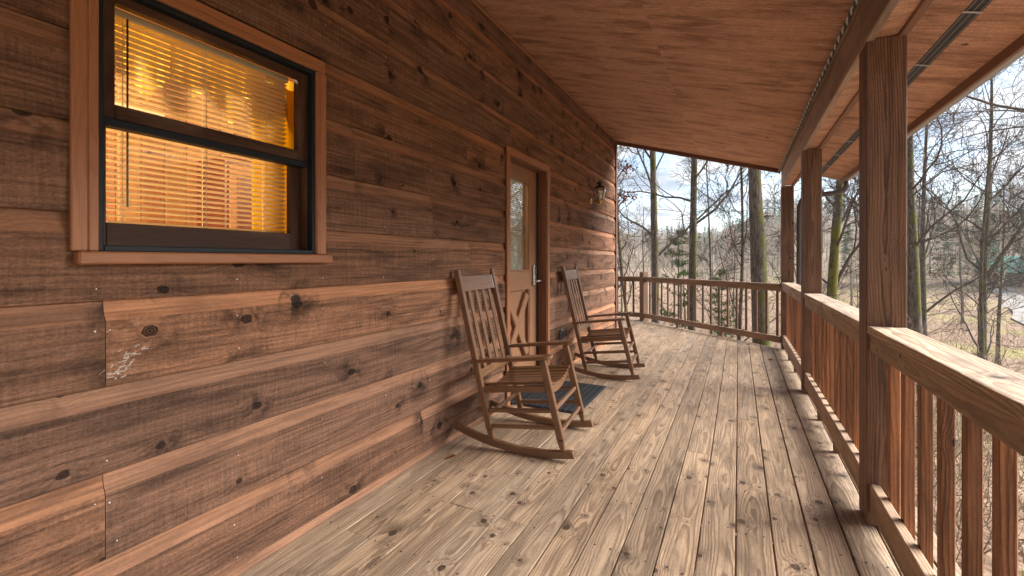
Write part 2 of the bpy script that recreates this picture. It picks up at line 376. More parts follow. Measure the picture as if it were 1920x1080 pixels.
m, t, out = newmat('leaf_litter_ground')
tcn = nd(t, 'ShaderNodeTexCoord')
pv = tcn.outputs['Object']
vor = nd(t, 'ShaderNodeTexVoronoi', {'Vector': pv, 'Scale': 9.0, 'Randomness': 1.0})
vs_ = nd(t, 'ShaderNodeSeparateColor', {0: vor.outputs['Color']})
c = mixc(t, vs_.outputs[0], (0.19, 0.115, 0.075), (0.37, 0.255, 0.18))
c = mixc(t, mth(t, 'MULTIPLY', mrange(t, noise(t, pv, 3.0, 4.0, 0.65), 0.45, 0.7), 0.6), c, (0.13, 0.085, 0.06))
gr = mth(t, 'ADD', noise(t, pv, 0.11, 4.0, 0.6), mth(t, 'MULTIPLY', noise(t, pv, 1.5, 4.0, 0.6), 0.25))
sgx = nd(t, 'ShaderNodeSeparateXYZ', {0: pv})
c = mixc(t, mth(t, 'MULTIPLY', mth(t, 'MULTIPLY', mrange(t, gr, 0.57, 0.70), 0.8), mrange(t, sgx.outputs[0], 4.0, 8.0, 0.12, 1.0)), c, mixc(t, vs_.outputs[1], (0.21, 0.19, 0.06), (0.34, 0.29, 0.12)))
sg = nd(t, 'ShaderNodeSeparateXYZ', {0: pv})
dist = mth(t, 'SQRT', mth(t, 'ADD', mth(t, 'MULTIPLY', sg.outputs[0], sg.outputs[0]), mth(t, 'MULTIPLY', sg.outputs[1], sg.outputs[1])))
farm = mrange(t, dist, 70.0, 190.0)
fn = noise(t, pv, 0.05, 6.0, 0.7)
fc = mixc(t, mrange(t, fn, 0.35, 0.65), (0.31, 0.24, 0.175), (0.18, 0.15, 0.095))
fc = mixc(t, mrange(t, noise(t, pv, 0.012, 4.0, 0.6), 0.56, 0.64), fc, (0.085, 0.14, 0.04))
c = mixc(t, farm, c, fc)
principled(t, out, c, 0.95, vor.outputs['Distance'], 0.6, 0.03, spec=0.1)
M['ground'] = m

m, t, out = newmat('gravel_road')
tcn = nd(t, 'ShaderNodeTexCoord')
pv = tcn.outputs['Object']
n = noise(t, pv, 22.0, 5.0, 0.7)
c = mixc(t, n, (0.20, 0.19, 0.175), (0.40, 0.38, 0.355))
c = mixc(t, mrange(t, noise(t, pv, 0.8, 4.0, 0.65), 0.46, 0.64), c, (0.24, 0.18, 0.13))
principled(t, out, c, 0.95, n, 0.5, 0.02, spec=0.1)
M['gravel'] = m
M['green_roof'] = plain('green_metal_roof', (0.09, 0.33, 0.25), 0.4, 0.0, 3, 0.15)
M['log_wall'] = plain('log_wall', (0.16, 0.09, 0.05), 0.8, 0, 6, 0.3)
M['pane_dark'] = plain('dark_pane', (0.03, 0.035, 0.04), 0.12)

# ------------------------------------------------------------------ mesh helpers
def mesh_obj(name, verts, faces, mats, parent=None, origin=(0, 0, 0), midx=None, smooth=False, rot=None):
    me = bpy.data.meshes.new(name)
    me.from_pydata(verts, [], faces)
    for mm in (mats if isinstance(mats, (list, tuple)) else [mats]):
        me.materials.append(mm)
    if midx is not None:
        me.polygons.foreach_set('material_index', midx)
    if smooth:
        me.polygons.foreach_set('use_smooth', [True] * len(me.polygons))
    me.update()
    o = bpy.data.objects.new(name, me)
    o.location = origin
    if rot is not None:
        o.rotation_euler = rot
    col.objects.link(o)
    if parent is not None:
        o.parent = parent
    return o

def bm_obj(name, bm, mats, parent=None, origin=(0, 0, 0), smooth=False, rot=None):
    me = bpy.data.meshes.new(name)
    bmesh.ops.recalc_face_normals(bm, faces=bm.faces)
    bm.to_mesh(me)
    bm.free()
    for mm in (mats if isinstance(mats, (list, tuple)) else [mats]):
        me.materials.append(mm)
    if smooth:
        me.polygons.foreach_set('use_smooth', [True] * len(me.polygons))
    o = bpy.data.objects.new(name, me)
    o.location = origin
    if rot is not None:
        o.rotation_euler = rot
    col.objects.link(o)
    if parent is not None:
        o.parent = parent
    return o

def add_box(bm, x0, x1, y0, y1, z0, z1, bevel=0.0, seg=1):
    vs = [bm.verts.new(p) for p in ((x0, y0, z0), (x1, y0, z0), (x1, y1, z0), (x0, y1, z0), (x0, y0, z1), (x1, y0, z1), (x1, y1, z1), (x0, y1, z1))]
    fs = [bm.faces.new([vs[i] for i in f]) for f in ((0, 3, 2, 1), (4, 5, 6, 7), (0, 1, 5, 4), (1, 2, 6, 5), (2, 3, 7, 6), (3, 0, 4, 7))]
    if bevel:
        es = list({e for f in fs for e in f.edges})
        bmesh.ops.bevel(bm, geom=es, offset=bevel, segments=seg, affect='EDGES', profile=0.5)
    return vs

def box(name, x0, x1, y0, y1, z0, z1, mat, parent=None, bevel=0.0, seg=1):
    c = Vector(((x0 + x1) / 2, (y0 + y1) / 2, (z0 + z1) / 2))
    bm = bmesh.new()
    add_box(bm, x0 - c.x, x1 - c.x, y0 - c.y, y1 - c.y, z0 - c.z, z1 - c.z, bevel, seg)
    po = parent_world(parent)
    return bm_obj(name, bm, mat, parent, c - po)

def parent_world(p):
    v = Vector((0, 0, 0))
    while p is not None:
        v += p.location
        p = p.parent
    return v

def bar_bm(bm, p0, p1, w, d, ref=(0, 1, 0), w1=None, d1=None, bevel=0.003):
    """A rectangular stick from p0 to p1: w along ref, d across it; tapers to w1, d1."""
    p0, p1 = Vector(p0), Vector(p1)
    ax = (p1 - p0).normalized()
    u = Vector(ref)
    u = (u - ax * u.dot(ax)).normalized()
    v = ax.cross(u)
    w1 = w if w1 is None else w1
    d1 = d if d1 is None else d1
    vs = []
    for p, ww, dd in ((p0, w, d), (p1, w1, d1)):
        for sx, sy in ((-1, -1), (1, -1), (1, 1), (-1, 1)):
            vs.append(bm.verts.new(p + u * (sx * ww / 2) + v * (sy * dd / 2)))
    fs = [bm.faces.new([vs[i] for i in f]) for f in ((0, 3, 2, 1), (4, 5, 6, 7), (0, 1, 5, 4), (1, 2, 6, 5), (2, 3, 7, 6), (3, 0, 4, 7))]
    if bevel:
        es = list({e for f in fs for e in f.edges})
        bmesh.ops.bevel(bm, geom=es, offset=bevel, segments=1, affect='EDGES')

def bar(name, p0, p1, w, d, mat, parent=None, ref=(0, 1, 0), bevel=0.003, **k):
    bm = bmesh.new()
    c = (Vector(p0) + Vector(p1)) / 2
    bar_bm(bm, Vector(p0) - c, Vector(p1) - c, w, d, ref, bevel=bevel, **k)
    return bm_obj(name, bm, mat, parent, c - parent_world(parent))

def tube(pts, radii, sides, verts, faces, cap=True):
    """Append a tube along pts to verts/faces."""
    n = len(pts)
    base = len(verts)
    prev = None
    for i in range(n):
        a = pts[max(i - 1, 0)]
        b = pts[min(i + 1, n - 1)]
        ax = Vector((b[0] - a[0], b[1] - a[1], b[2] - a[2]))
        if ax.length < 1e-9:
            ax = Vector((0, 0, 1))
        ax.normalize()
        if prev is None:
            u = ax.orthogonal().normalized()
        else:
            u = prev - ax * prev.dot(ax)
            u = u.normalized() if u.length > 1e-6 else ax.orthogonal().normalized()
        prev = u
        v = ax.cross(u)
        p = pts[i]
        r = radii[i]
        for k in range(sides):
            an = 2 * math.pi * k / sides
            ca, sa = math.cos(an) * r, math.sin(an) * r
            verts.append((p[0] + u.x * ca + v.x * sa, p[1] + u.y * ca + v.y * sa, p[2] + u.z * ca + v.z * sa))
    for i in range(n - 1):
        for k in range(sides):
            k2 = (k + 1) % sides
            a0 = base + i * sides
            faces.append((a0 + k, a0 + k2, a0 + sides + k2, a0 + sides + k))
    if cap:
        faces.append(tuple(base + (n - 1) * sides + k for k in range(sides)))
        faces.append(tuple(base + k for k in reversed(range(sides))))

def lathe(bm, profile, seg, cx=0, cy=0):
    rings = []
    for r, z in profile:
        rings.append([bm.verts.new((cx + r * math.cos(2 * math.pi * k / seg), cy + r * math.sin(2 * math.pi * k / seg), z)) for k in range(seg)])
    for a, b in zip(rings, rings[1:]):
        for k in range(seg):
            bm.faces.new((a[k], a[(k + 1) % seg], b[(k + 1) % seg], b[k]))
    bm.faces.new(rings[0][::-1])
    bm.faces.new(rings[-1])

def empty(name, loc, label=None, cat=None, group=None, kind=None):
    o = bpy.data.objects.new(name, None)
    o.location = loc
    o.empty_display_size = 0.2
    col.objects.link(o)
    return tag(o, label, cat, group, kind)

def tag(o, label=None, cat=None, group=None, kind=None):
    for k, v in (('label', label), ('category', cat), ('group', group), ('kind', kind)):
        if v:
            o[k] = v
    return o

def copy_tree(o, parent=None):
    c = o.copy()
    col.objects.link(c)
    c.parent = parent
    for ch in list(o.children):
        copy_tree(ch, c)
    return c

# ------------------------------------------------------------------ terrain
def sstep(a, b, x):
    q = min(max((x - a) / (b - a), 0.0), 1.0)
    return q * q * (3 - 2 * q)

def ground_z(x, y):
    r = math.hypot(x, y)
    z = -2.7 - 1.7 * sstep(3.0, 20.0, math.hypot(x + 1.0, y - 3.0)) if x > -6 else -2.7 - 1.7 * sstep(3.0, 20.0, math.hypot(x + 1.0, y - 3.0)) + 1.2 * sstep(-6, -25, x)
    phi = math.degrees(math.atan2(x, y))
    right = sstep(-4, 12, phi) if -120 < phi < 150 else 0.5
    near_h = 12 + 17 * right + 4 * math.sin(phi * 0.17 + 1.0) + 3 * math.sin(phi * 0.41)
    z += near_h * sstep(95, 330, r)
    far_h = 22 + 10 * math.sin(phi * 0.13 + 2.2) + 9 * math.sin(phi * 0.31 + 0.5) + 4 * math.sin(phi * 0.83)
    z += far_h * sstep(340, 640, r)
    z += 0.35 * mnoise.noise(Vector((x * 0.12, y * 0.12, 3.0))) * sstep(2, 8, r)
    z += 4.5 * mnoise.noise(Vector((x * 0.015, y * 0.015, 9.0))) * sstep(100, 300, r)
    return z

radii_g = [0.0] + [1.2 * (1.083 ** i) for i in range(80)]
NA = 150
gv, gf = [(0.0, 0.0, ground_z(0, 0))], []
for r in radii_g[1:]:
    for k in range(NA):
        an = 2 * math.pi * k / NA
        x, y = r * math.sin(an), r * math.cos(an)
        gv.append((x, y, ground_z(x, y)))
for k in range(NA):
    gf.append((0, 1 + (k + 1) % NA, 1 + k))
for i in range(len(radii_g) - 2):
    a0, b0 = 1 + i * NA, 1 + (i + 1) * NA
    for k in range(NA):
        k2 = (k + 1) % NA
        gf.append((a0 + k, a0 + k2, b0 + k2, b0 + k))
ground = mesh_obj('ground', gv, gf, M['ground'], smooth=True)
ground['kind'] = 'structure'

# gravel road winding down the valley
road_pts = [(41, 108), (36.5, 92), (31.3, 77), (25.0, 58), (20.3, 44), (17.2, 34), (14.6, 26.5), (11.8, 20), (8.6, 15), (7.4, 9), (7.2, 2), (8.0, -8), (10, -25)]
def catmull(pts, n=8):
    out = []
    P = [Vector((*p, 0)) for p in pts]
    for i in range(len(P) - 1):
        p0, p1, p2, p3 = P[max(i - 1, 0)], P[i], P[i + 1], P[min(i + 2, len(P) - 1)]
        for j in range(n):
            s = j / n
            out.append(0.5 * ((2 * p1) + (p2 - p0) * s + (2 * p0 - 5 * p1 + 4 * p2 - p3) * s * s + (3 * p1 - p0 - 3 * p2 + p3) * s ** 3))
    out.append(P[-1])
    return out
rc = catmull(road_pts, 10)
rv, rf = [], []
for i, p in enumerate(rc):
    d = (rc[min(i + 1, len(rc) - 1)] - rc[max(i - 1, 0)]).normalized()
    nrm = Vector((d.y, -d.x, 0))
    for j in range(7):
        w = (j - 3) / 3 * (1.85 + 0.25 * math.sin(i * 0.7 + j))
        q = p + nrm * w
        zz = max(ground_z(q.x + dx, q.y + dy) for dx, dy in ((0, 0), (.9, 0), (-.9, 0), (0, .9), (0, -.9)))
        rv.append((q.x, q.y, zz + 0.10 - 0.012 * abs(j - 3)))
for i in range(len(rc) - 1):
    for j in range(6):
        a0 = i * 7 + j
        rf.append((a0, a0 + 1, a0 + 8, a0 + 7))
road = mesh_obj('gravel_road', rv, rf, M['gravel'], smooth=True)
road['kind'] = 'structure'

# ------------------------------------------------------------------ porch deck
WX = -1.748            # face of the siding
PX0, PX1 = 0.533, 0.681   # inner and outer faces of the posts
PY = [-4.3, -2.0, 0.30, 2.60, 4.90, 7.20]
PW = 0.148
DIAG_A, DIAG_B = Vector((0.80, 6.99)), Vector((-1.80, 9.415))   # cut corner of the deck
def deck_end(x):
    if x <= DIAG_B.x:
        return DIAG_B.y
    return DIAG_A.y + (DIAG_B.y - DIAG_A.y) * (x - DIAG_A.x) / (DIAG_B.x - DIAG_A.x)

deck = empty('deck', (0, 0, 0))
deck['kind'] = 'structure'
PITCH = 0.1454
rng = random.Random(11)
nail_v, nail_f = [], []
def nail_disc(c, r, nrm, verts, faces, k=6):
    b = len(verts)
    for i in range(k):
        an = 2 * math.pi * i / k
        ca, sa = r * math.cos(an), r * math.sin(an)
        if nrm == 'z':
            verts.append((c[0] + ca, c[1] + sa, c[2]))
        else:
            verts.append((c[0], c[1] + ca, c[2] + sa))
    faces.append(tuple(range(b, b + k)))
JOISTS = [-3.0 + 0.406 * i for i in range(32)]
def deck_board(xa, xb, y0, y1, ea=None, eb=None):
    """One board; ea, eb are the far-end y values at its two edges (angled cut)."""
    z1 = rng.uniform(-0.0015, 0.0015)
    cx = (xa + xb) / 2
    cy = (y0 + y1) / 2
    bm = bmesh.new()
    ea = y1 if ea is None else ea
    eb = y1 if eb is None else eb
    vs = []
    for z in (-0.032, z1):
        for x, y in ((xa, y0), (xb, y0), (xb, eb), (xa, ea)):
            vs.append(bm.verts.new((x - cx, y - cy, z)))
    fs = [bm.faces.new([vs[i] for i in f]) for f in ((0, 3, 2, 1), (4, 5, 6, 7), (0, 1, 5, 4), (1, 2, 6, 5), (2, 3, 7, 6), (3, 0, 4, 7))]
    bmesh.ops.bevel(bm, geom=[e for e in fs[1].edges], offset=0.0035, segments=2, affect='EDGES', profile=0.6)
    o = bm_obj('deck_board', bm, M['deck'], deck, (cx, cy, 0))
    for jy in JOISTS:
        if y0 + 0.02 < jy < min(ea, eb) - 0.02:
            for q in (0.25, 0.76):
                nail_disc((xa + (xb - xa) * q + rng.uniform(-0.007, 0.007), jy + rng.uniform(-0.012, 0.012), z1 + 0.0006), rng.uniform(0.0042, 0.0060), 'z', nail_v, nail_f)
    return o
x = -1.756
i = 0
joint_rows = {}
while x < 0.74:
    gq = 0.0018 + 0.0022 * max(0.0, (x + 1.2) / 1.9)
    xa, xb = x + rng.uniform(0.8, 1.3) * gq, x + PITCH - rng.uniform(0.8, 1.3) * gq
    xb = min(xb, 0.795)
    cuts = [-2.6]
    y = JOISTS[rng.randrange(4, 13)] if i % 2 else JOISTS[rng.randrange(9, 18)]
    while y < deck_end(xa) - 0.8:
        cuts.append(y)
        y += 0.406 * rng.choice([9, 10, 12, 12])
    for a, b in zip(cuts, cuts[1:]):
        deck_board(xa, xb, a + 0.001, b - 0.0012)
    deck_board(xa, xb, cuts[-1] + 0.001, deck_end(xa), deck_end(xa), deck_end(xb))
    x += PITCH
    i += 1
# boards round the cabin corner, past the end of the wall
x = -1.756 - PITCH
while x > -4.6:
    deck_board(x + 0.003, x + PITCH - 0.003, 7.10, 9.415)
    x -= PITCH
nails = mesh_obj('nail_heads', nail_v, nail_f, M['nail_dark'], deck)
nails['kind'] = 'stuff'
# joists and rim below the boards
for jy in JOISTS:
    if -2.6 < jy < 9.2:
        xe = 0.70
        if jy > DIAG_A.y - 0.3:
            xe = DIAG_A.x + (jy - DIAG_A.y) * (DIAG_B.x - DIAG_A.x) / (DIAG_B.y - DIAG_A.y) - 0.30
        box('deck_joist', (-1.9 if jy < 7.1 else -4.5), xe, jy - 0.019, jy + 0.019, -0.225, -0.034, M['beam'], deck)
box('rim_joist', 0.715, 0.755, -2.6, 6.99, -0.27, -0.036, M['beam'], deck)
dv = (DIAG_B - DIAG_A)
bar('rim_joist', (DIAG_A.x - 0.05, DIAG_A.y - 0.02, -0.15), (DIAG_B.x - 0.03, DIAG_B.y - 0.04, -0.15), 0.23, 0.04, M['beam'], deck, ref=(0, 0, 1))

# ------------------------------------------------------------------ cabin: siding, window, door
cabin = empty('log_cabin', (WX, 3.0, 0), 'brown rough-sawn cabin with wide lapped siding, a window and a door facing the porch', 'cabin')
WIN = (0.600, 1.430, 1.246, 2.140)    # opening y0, y1, z0, z1
DOOR = (3.335, 4.187, -0.02, 2.160)
Y_END = 7.075
CP = 0.2685
ROOF_Z0, ROOF_S = 3.175, 0.294        # ceiling height at the wall, fall per metre
def clip_poly(poly, zlo, zhi):
    def half(pl, f, inside):
        out = []
        for i in range(len(pl)):
            a, b = pl[i], pl[(i + 1) % len(pl)]
            ia, ib = inside(a), inside(b)
            if ia:
                out.append(a)
            if ia != ib:
                s = (f - a[1]) / (b[1] - a[1])
                out.append((a[0] + (b[0] - a[0]) * s, f, a[2]))
        return out
    poly = half(poly, zlo, lambda p: p[1] >= zlo)
    if poly:
        poly = half(poly, zhi, lambda p: p[1] <= zhi)
    return poly
snail_v, snail_f = [], []
def siding_board(zt, y0, y1, dx):
    """One lapped board: smooth coved top, rough-sawn face; cut round the openings."""
    F = WX + dx
    prof = [(F - 0.030, zt + 0.012, 0), (F - 0.019, zt + 0.012, 1), (F - 0.019, zt - 0.010, 1), (F - 0.0165, zt - 0.034, 1), (F - 0.0105, zt - 0.055, 1),
            (F - 0.001, zt - 0.070, 0), (F, zt - 0.074, 0), (F, zt - CP - 0.001, 0), (F - 0.002, zt - CP - 0.006, 0), (F - 0.030, zt - CP - 0.006, 0)]
    zc = zt - CP / 2
    cy = (y0 + y1) / 2
    verts, faces, mi = [], [], []
    cuts = [y0, y1]
    for op in (WIN, DOOR):
        if op[2] < zt and op[3] > zt - CP:
            for q in op[:2]:
                if y0 < q < y1:
                    cuts.append(q)
    cuts = sorted(set(cuts))
    for a, b in zip(cuts, cuts[1:]):
        ranges = [(-0.015, 3.170)]
        for op in (WIN, DOOR):
            if op[0] <= (a + b) / 2 <= op[1]:
                ranges = [(lo, hi) for lo, hi in ((ranges[0][0], op[2]), (op[3], ranges[0][1])) if hi > lo]
        for lo, hi in ranges:
            pl = clip_poly(prof, lo, hi)
            if len(pl) < 3:
                continue
            base = len(verts)
            n = len(pl)
            for yy in (a, b):
                for p in pl:
                    verts.append((p[0] - WX, yy - cy, p[1] - zc))
            for k in range(n):
                k2 = (k + 1) % n
                faces.append((base + k, base + k2, base + n + k2, base + n + k))
                mi.append(pl[k][2])
            faces.append(tuple(base + k for k in range(n))[::-1])
            mi.append(0)
            faces.append(tuple(base + n + k for k in range(n)))
            mi.append(0)
    if not verts:
        return
    o = mesh_obj('siding_board', verts, faces, [M['siding'], M['cove']], cabin, Vector((WX, cy, zc)) - cabin.location, mi)
    for sy in STUDS:
        if y0 + 0.01 < sy < y1 - 0.01:
            for dz in (0.10, 0.235):
                z = zt - dz + rng.uniform(-0.012, 0.012)
                yy = sy + rng.uniform(-0.012, 0.012)
                if any(op[0] - 0.07 < yy < op[1] + 0.07 and op[2] - 0.05 < z < op[3] + 0.07 for op in (WIN, DOOR)) or z < 0.01:
                    continue
                if rng.random() < 0.6:
                    nail_disc((WX + dx + 0.0008, yy, z), rng.uniform(0.0018, 0.0032), 'x', snail_v, snail_f)
    return o
STUDS = [-2.6 + 0.406 * i for i in range(24)] + [0.63, 0.668]
JOINTS = {4: [0.648], 3: [-1.4, 2.68], 2: [0.648, 4.9], 1: [2.2], 6: [2.3], 7: [1.65, 5.3], 8: [2.7], 9: [3.4, 5.7], 10: [1.9, 4.6], 5: [2.75]}
for k in range(0, 13):
    zt = 1.39 + CP * (k - 5)
    if zt - CP > 3.2:
        continue
    cuts = [-3.0] + [j for j in JOINTS.get(k, []) if j > -2.9] + [Y_END]
    for a, b in zip(cuts, cuts[1:]):
        if a < DOOR[0] and b > DOOR[1] and zt < DOOR[3] and zt - CP >= DOOR[2] - 0.3:
            siding_board(zt, a + 0.0007, DOOR[0], rng.uniform(-0.0012, 0.0012))
            siding_board(zt, DOOR[1], b - 0.0007, rng.uniform(-0.0012, 0.0012))
        else:
            siding_board(zt, a + 0.0007, b - 0.0007, rng.uniform(-0.0012, 0.0012))
snails = mesh_obj('nail_heads', [(v[0] - WX, v[1] - 3.0, v[2]) for v in snail_v], snail_f, M['nail_bright'], cabin)
snails['kind'] = 'stuff'
# splintered pale patch where the face has been knocked
sv, sf = [], []
rg2 = random.Random(5)
for q in range(48):
    u = rg2.random()
    cy, cz = 0.665 + 0.075 * u + rg2.gauss(0, 0.012), 0.885 + 0.075 * u + rg2.gauss(0, 0.014)
    an = rg2.uniform(-0.5, 1.2)
    l, w = rg2.uniform(0.003, 0.009), rg2.uniform(0.0005, 0.0024)
    b = len(sv)
    for s1, s2, xx in ((-1, -1, 0), (1, -1, 0), (1, 1, 0), (-1, 1, 0), (0, 0, 0.002)):
        sv.append((0.0012 + xx, cy - 3.0 + s1 * l * math.cos(an) - s2 * w * math.sin(an), cz + s1 * l * math.sin(an) + s2 * w * math.cos(an)))
    sf += [(b, b + 1, b + 4), (b + 1, b + 2, b + 4), (b + 2, b + 3, b + 4), (b + 3, b, b + 4)]
spl = mesh_obj('splinters', sv, sf, M['white_paint'], cabin)
spl['kind'] = 'stuff'

# wall core behind the boards, with the same openings
def core(y0, y1, z0, z1):
    box('wall_core', WX - 0.145, WX - 0.0315, y0, y1, z0, z1, M['inner_wall'], cabin)
core(-3.0, WIN[0], -0.25, 3.3)
core(WIN[0], WIN[1], -0.25, WIN[2])
core(WIN[0], WIN[1], WIN[3], 3.3)
core(WIN[1], DOOR[0], -0.25, 3.3)
core(DOOR[0], DOOR[1], DOOR[3], 3.3)
core(DOOR[0], DOOR[1], -0.25, -0.035)
core(DOOR[1], Y_END, -0.25, 3.3)
# other walls, floor and ceiling of the room
box('side_wall', -7.0, WX - 0.147, Y_END - 0.14, Y_END - 0.002, -2.8, 4.4, M['siding'], cabin)
box('side_wall', -7.0, WX - 0.147, -3.0, -2.86, -2.8, 4.4, M['siding'], cabin)
box('foundation_wall', WX - 0.15, WX - 0.02, -3.0, Y_END - 0.145, -2.9, -0.26, M['siding'], cabin)
box('room_floor', -5.0, WX - 0.15, -2.85, Y_END - 0.145, -0.12, -0.02, M['inner_wall'], cabin)
box('room_ceiling', -5.0, WX - 0.15, -2.85, Y_END - 0.145, 3.10, 3.18, M['pine_in'], cabin)
yy = -2.0
while yy < 6.8:
    w = rng.choice([0.14, 0.14, 0.19])
    box('wall_plank', -4.96 + rng.uniform(0, 0.004), -4.93, yy + 0.003, yy + w - 0.003, 0.0, 3.09, M['pine_in'], cabin, 0.006)
    yy += w
box('back_wall', -5.10, -4.965, -2.85, Y_END - 0.145, -0.1, 3.15, M['inner_wall'], cabin)
# corner board and cap at the wall's far end, frieze under the ceiling
box('corner_board', WX - 0.03, WX + 0.016, Y_END + 0.001, Y_END + 0.024, -0.02, 3.16, M['dark_trim'], cabin, 0.002)
box('corner_board', WX + 0.0015, WX + 0.018, Y_END - 0.045, Y_END - 0.0005, -0.005, 3.14, M['dark_trim'], cabin, 0.002)
box('frieze_strip', WX + 0.002, WX + 0.013, -3.0, Y_END - 0.047, 3.140, 3.166, M['trim_h'], cabin, 0.003)

# --- window
cx = WX
def winbox(name, x0, x1, y0, y1, z0, z1, mat, parent, bevel=0.003):
    return box(name, x0, x1, y0, y1, z0, z1, mat, parent, bevel)
win = winbox('window', cx + 0.0015, cx + 0.020, 0.573, 1.452, 2.112, 2.171, M['trim_h'], cabin)     # head casing carries the rest
winbox('casing', cx + 0.0015, cx + 0.019, 0.563, 0.624, 1.268, 2.1105, M['trim_v'], win)
winbox('casing', cx + 0.0015, cx + 0.019, 1.403, 1.460, 1.268, 2.1105, M['trim_v'], win)
winbox('casing_bead', cx + 0.0195, cx + 0.026, 0.600, 0.6235, 1.268, 2.1105, M['trim_v'], win)
winbox('casing_bead', cx + 0.0195, cx + 0.026, 1.4035, 1.426, 1.268, 2.1105, M['trim_v'], win)
winbox('casing_bead', cx + 0.0205, cx + 0.026, 0.600, 1.426, 2.1125, 2.136, M['trim_h'], win)
winbox('sill', cx + 0.0015, cx + 0.040, 0.572, 1.480, 1.228, 1.2665, M['trim_h'], win, 0.005)
# bronze frame lining the opening
fx0, fx1 = cx - 0.10, cx + 0.012
winbox('metal_frame', fx0, fx1, 0.6245, 0.640, 1.268, 2.1105, M['frame_metal'], win, 0.002)
winbox('metal_frame', fx0, fx1, 1.387, 1.4025, 1.268, 2.1105, M['frame_metal'], win, 0.002)
winbox('metal_frame', fx0, fx1, 0.6405, 1.3865, 1.268, 1.286, M['frame_metal'], win, 0.002)
winbox('metal_frame', fx0, fx1, 0.6405, 1.3865, 2.094, 2.1105, M['frame_metal'], win, 0.002)
winbox('track', cx - 0.055, cx - 0.020, 1.378, 1.3865, 1.29, 2.09, M['sash_v'], win, 0.001)
winbox('track', cx - 0.055, cx - 0.020, 0.6405, 0.648, 1.29, 2.09, M['sash_v'], win, 0.001)
def sash(x0, x1, ya, yb, za, zb, ga, gb, gza, gzb):
    winbox('sash_stile', x0, x1, ya, ga, za, zb, M['sash_v'], win, 0.002)
    winbox('sash_stile', x0, x1, gb, yb, za, zb, M['sash_v'], win, 0.002)
    winbox('sash_rail', x0, x1, ga + 0.0005, gb - 0.0005, za, gza, M['sash_h'], win, 0.002)
    winbox('sash_rail', x0, x1, ga + 0.0005, gb - 0.0005, gzb, zb, M['sash_h'], win, 0.002)
    xm = (x0 + x1) / 2
    winbox('pane', xm - 0.002, xm + 0.002, ga + 0.0008, gb - 0.0008, gza + 0.0005, gzb - 0.0005, M['glass'], win, 0)
sash(cx - 0.052, cx - 0.022, 0.649, 1.377, 1.690, 2.093, 0.680, 1.338, 1.736, 2.062)
sash(cx - 0.090, cx - 0.060, 0.641, 1.386, 1.2865, 1.735, 0.672, 1.330, 1.362, 1.692)
winbox('meeting_strip', cx - 0.056, cx - 0.012, 0.6405, 1.3865, 1.664, 1.688, M['frame_metal'], win, 0.002)

# blind inside the window
blind = empty('window_blind', (cx - 0.125, 1.005, 2.08), 'open horizontal slat blind hanging inside the porch window', 'blind')
box('head_rail', cx - 0.145, cx - 0.105, 0.655, 1.352, 2.06, 2.085, M['slat'], blind, 0.002)
z = 2.048
slat_me = None
while z > 1.352:
    if slat_me is None:
        vv, ff = [], []
        for yy in (-0.345, 0.345):
            for xx, zz in ((-0.0125, -0.0012), (-0.006, 0.0006), (0, 0.0014), (0.006, 0.0006), (0.0125, -0.0012), (0.0125, -0.0022), (0, 0.0004), (-0.0125, -0.0022)):
                vv.append((xx, yy, zz))
        for q in range(8):
            ff.append((q, (q + 1) % 8, 8 + (q + 1) % 8, 8 + q))
        ff += [tuple(range(8))[::-1], tuple(range(8, 16))]
        so = mesh_obj('slat', vv, ff, M['slat'], blind)
        slat_me = so.data
    else:
        so = bpy.data.objects.new('slat', slat_me)
        col.objects.link(so)
        so.parent = blind
    so.location = (rng.uniform(-0.0006, 0.0006), 0, z - 2.08)
    so.rotation_euler = (rng.uniform(-0.0015, 0.0015), R(-14), 0)
    z -= 0.0205
box('bottom_rail', cx - 0.137, cx - 0.113, 0.66, 1.35, 1.318, 1.332, M['slat'], blind, 0.002)
for yy in (0.735, 1.00, 1.25):
    for dx in (-0.0135, 0.0135):
        box('cord', cx - 0.125 + dx - 0.0009, cx - 0.125 + dx + 0.0009, yy - 0.0009, yy + 0.0009, 1.332, 2.06, M['cord'], blind)
box('tilt_wand', cx - 0.104, cx - 0.0995, 0.742, 0.7465, 1.42, 2.06, M['lock_black'], blind)

# pointed valance and side curtain behind the blind
val = empty('valance', (cx - 0.20, 1.0, 2.12), 'yellow valance with pointed hanging tabs behind the window blind', 'curtain')
vx = cx - 0.20
for q in range(6):
    ya = 0.60 + q * 0.155
    vv, ff = [], []
    NS, NT = 10, 8
    depth = 0.30 if q % 2 else 0.24
    for i in range(NS + 1):
        s = i / NS
        dz = depth * (0.48 + 0.52 * (1 - abs(2 * s - 1)) ** 0.8)
        for j in range(NT + 1):
            tt = j / NT
            vv.append((0.018 * math.sin(s * math.pi * 2 * 2.5 + q) * (0.4 + tt) - 0.012 * (q % 2), ya - 1.0 + s * 0.175, -dz * tt))
    for i in range(NS):
        for j in range(NT):
            a0 = i * (NT + 1) + j
            ff.append((a0, a0 + NT + 1, a0 + NT + 2, a0 + 1))
    tab = mesh_obj('tab', vv, ff, M['valance'], val, smooth=True)
    sol = tab.modifiers.new('thickness', 'SOLIDIFY')
    sol.thickness = 0.002
cur = empty('side_curtain', (cx - 0.19, 1.36, 1.3), 'narrow yellow curtain hanging at the side of the window', 'curtain')
vv, ff = [], []
for i in range(15):
    s = i / 14
    for j in range(9):
        tt = j / 8
        vv.append((0.018 * math.sin(s * 15 + 0.4 * tt), -0.13 + s * 0.28, -0.55 + tt * 1.32))
for i in range(14):
    for j in range(8):
        a0 = i * 9 + j
        ff.append((a0, a0 + 9, a0 + 10, a0 + 1))
cc = mesh_obj('cloth', vv, ff, M['curtain'], cur, smooth=True)
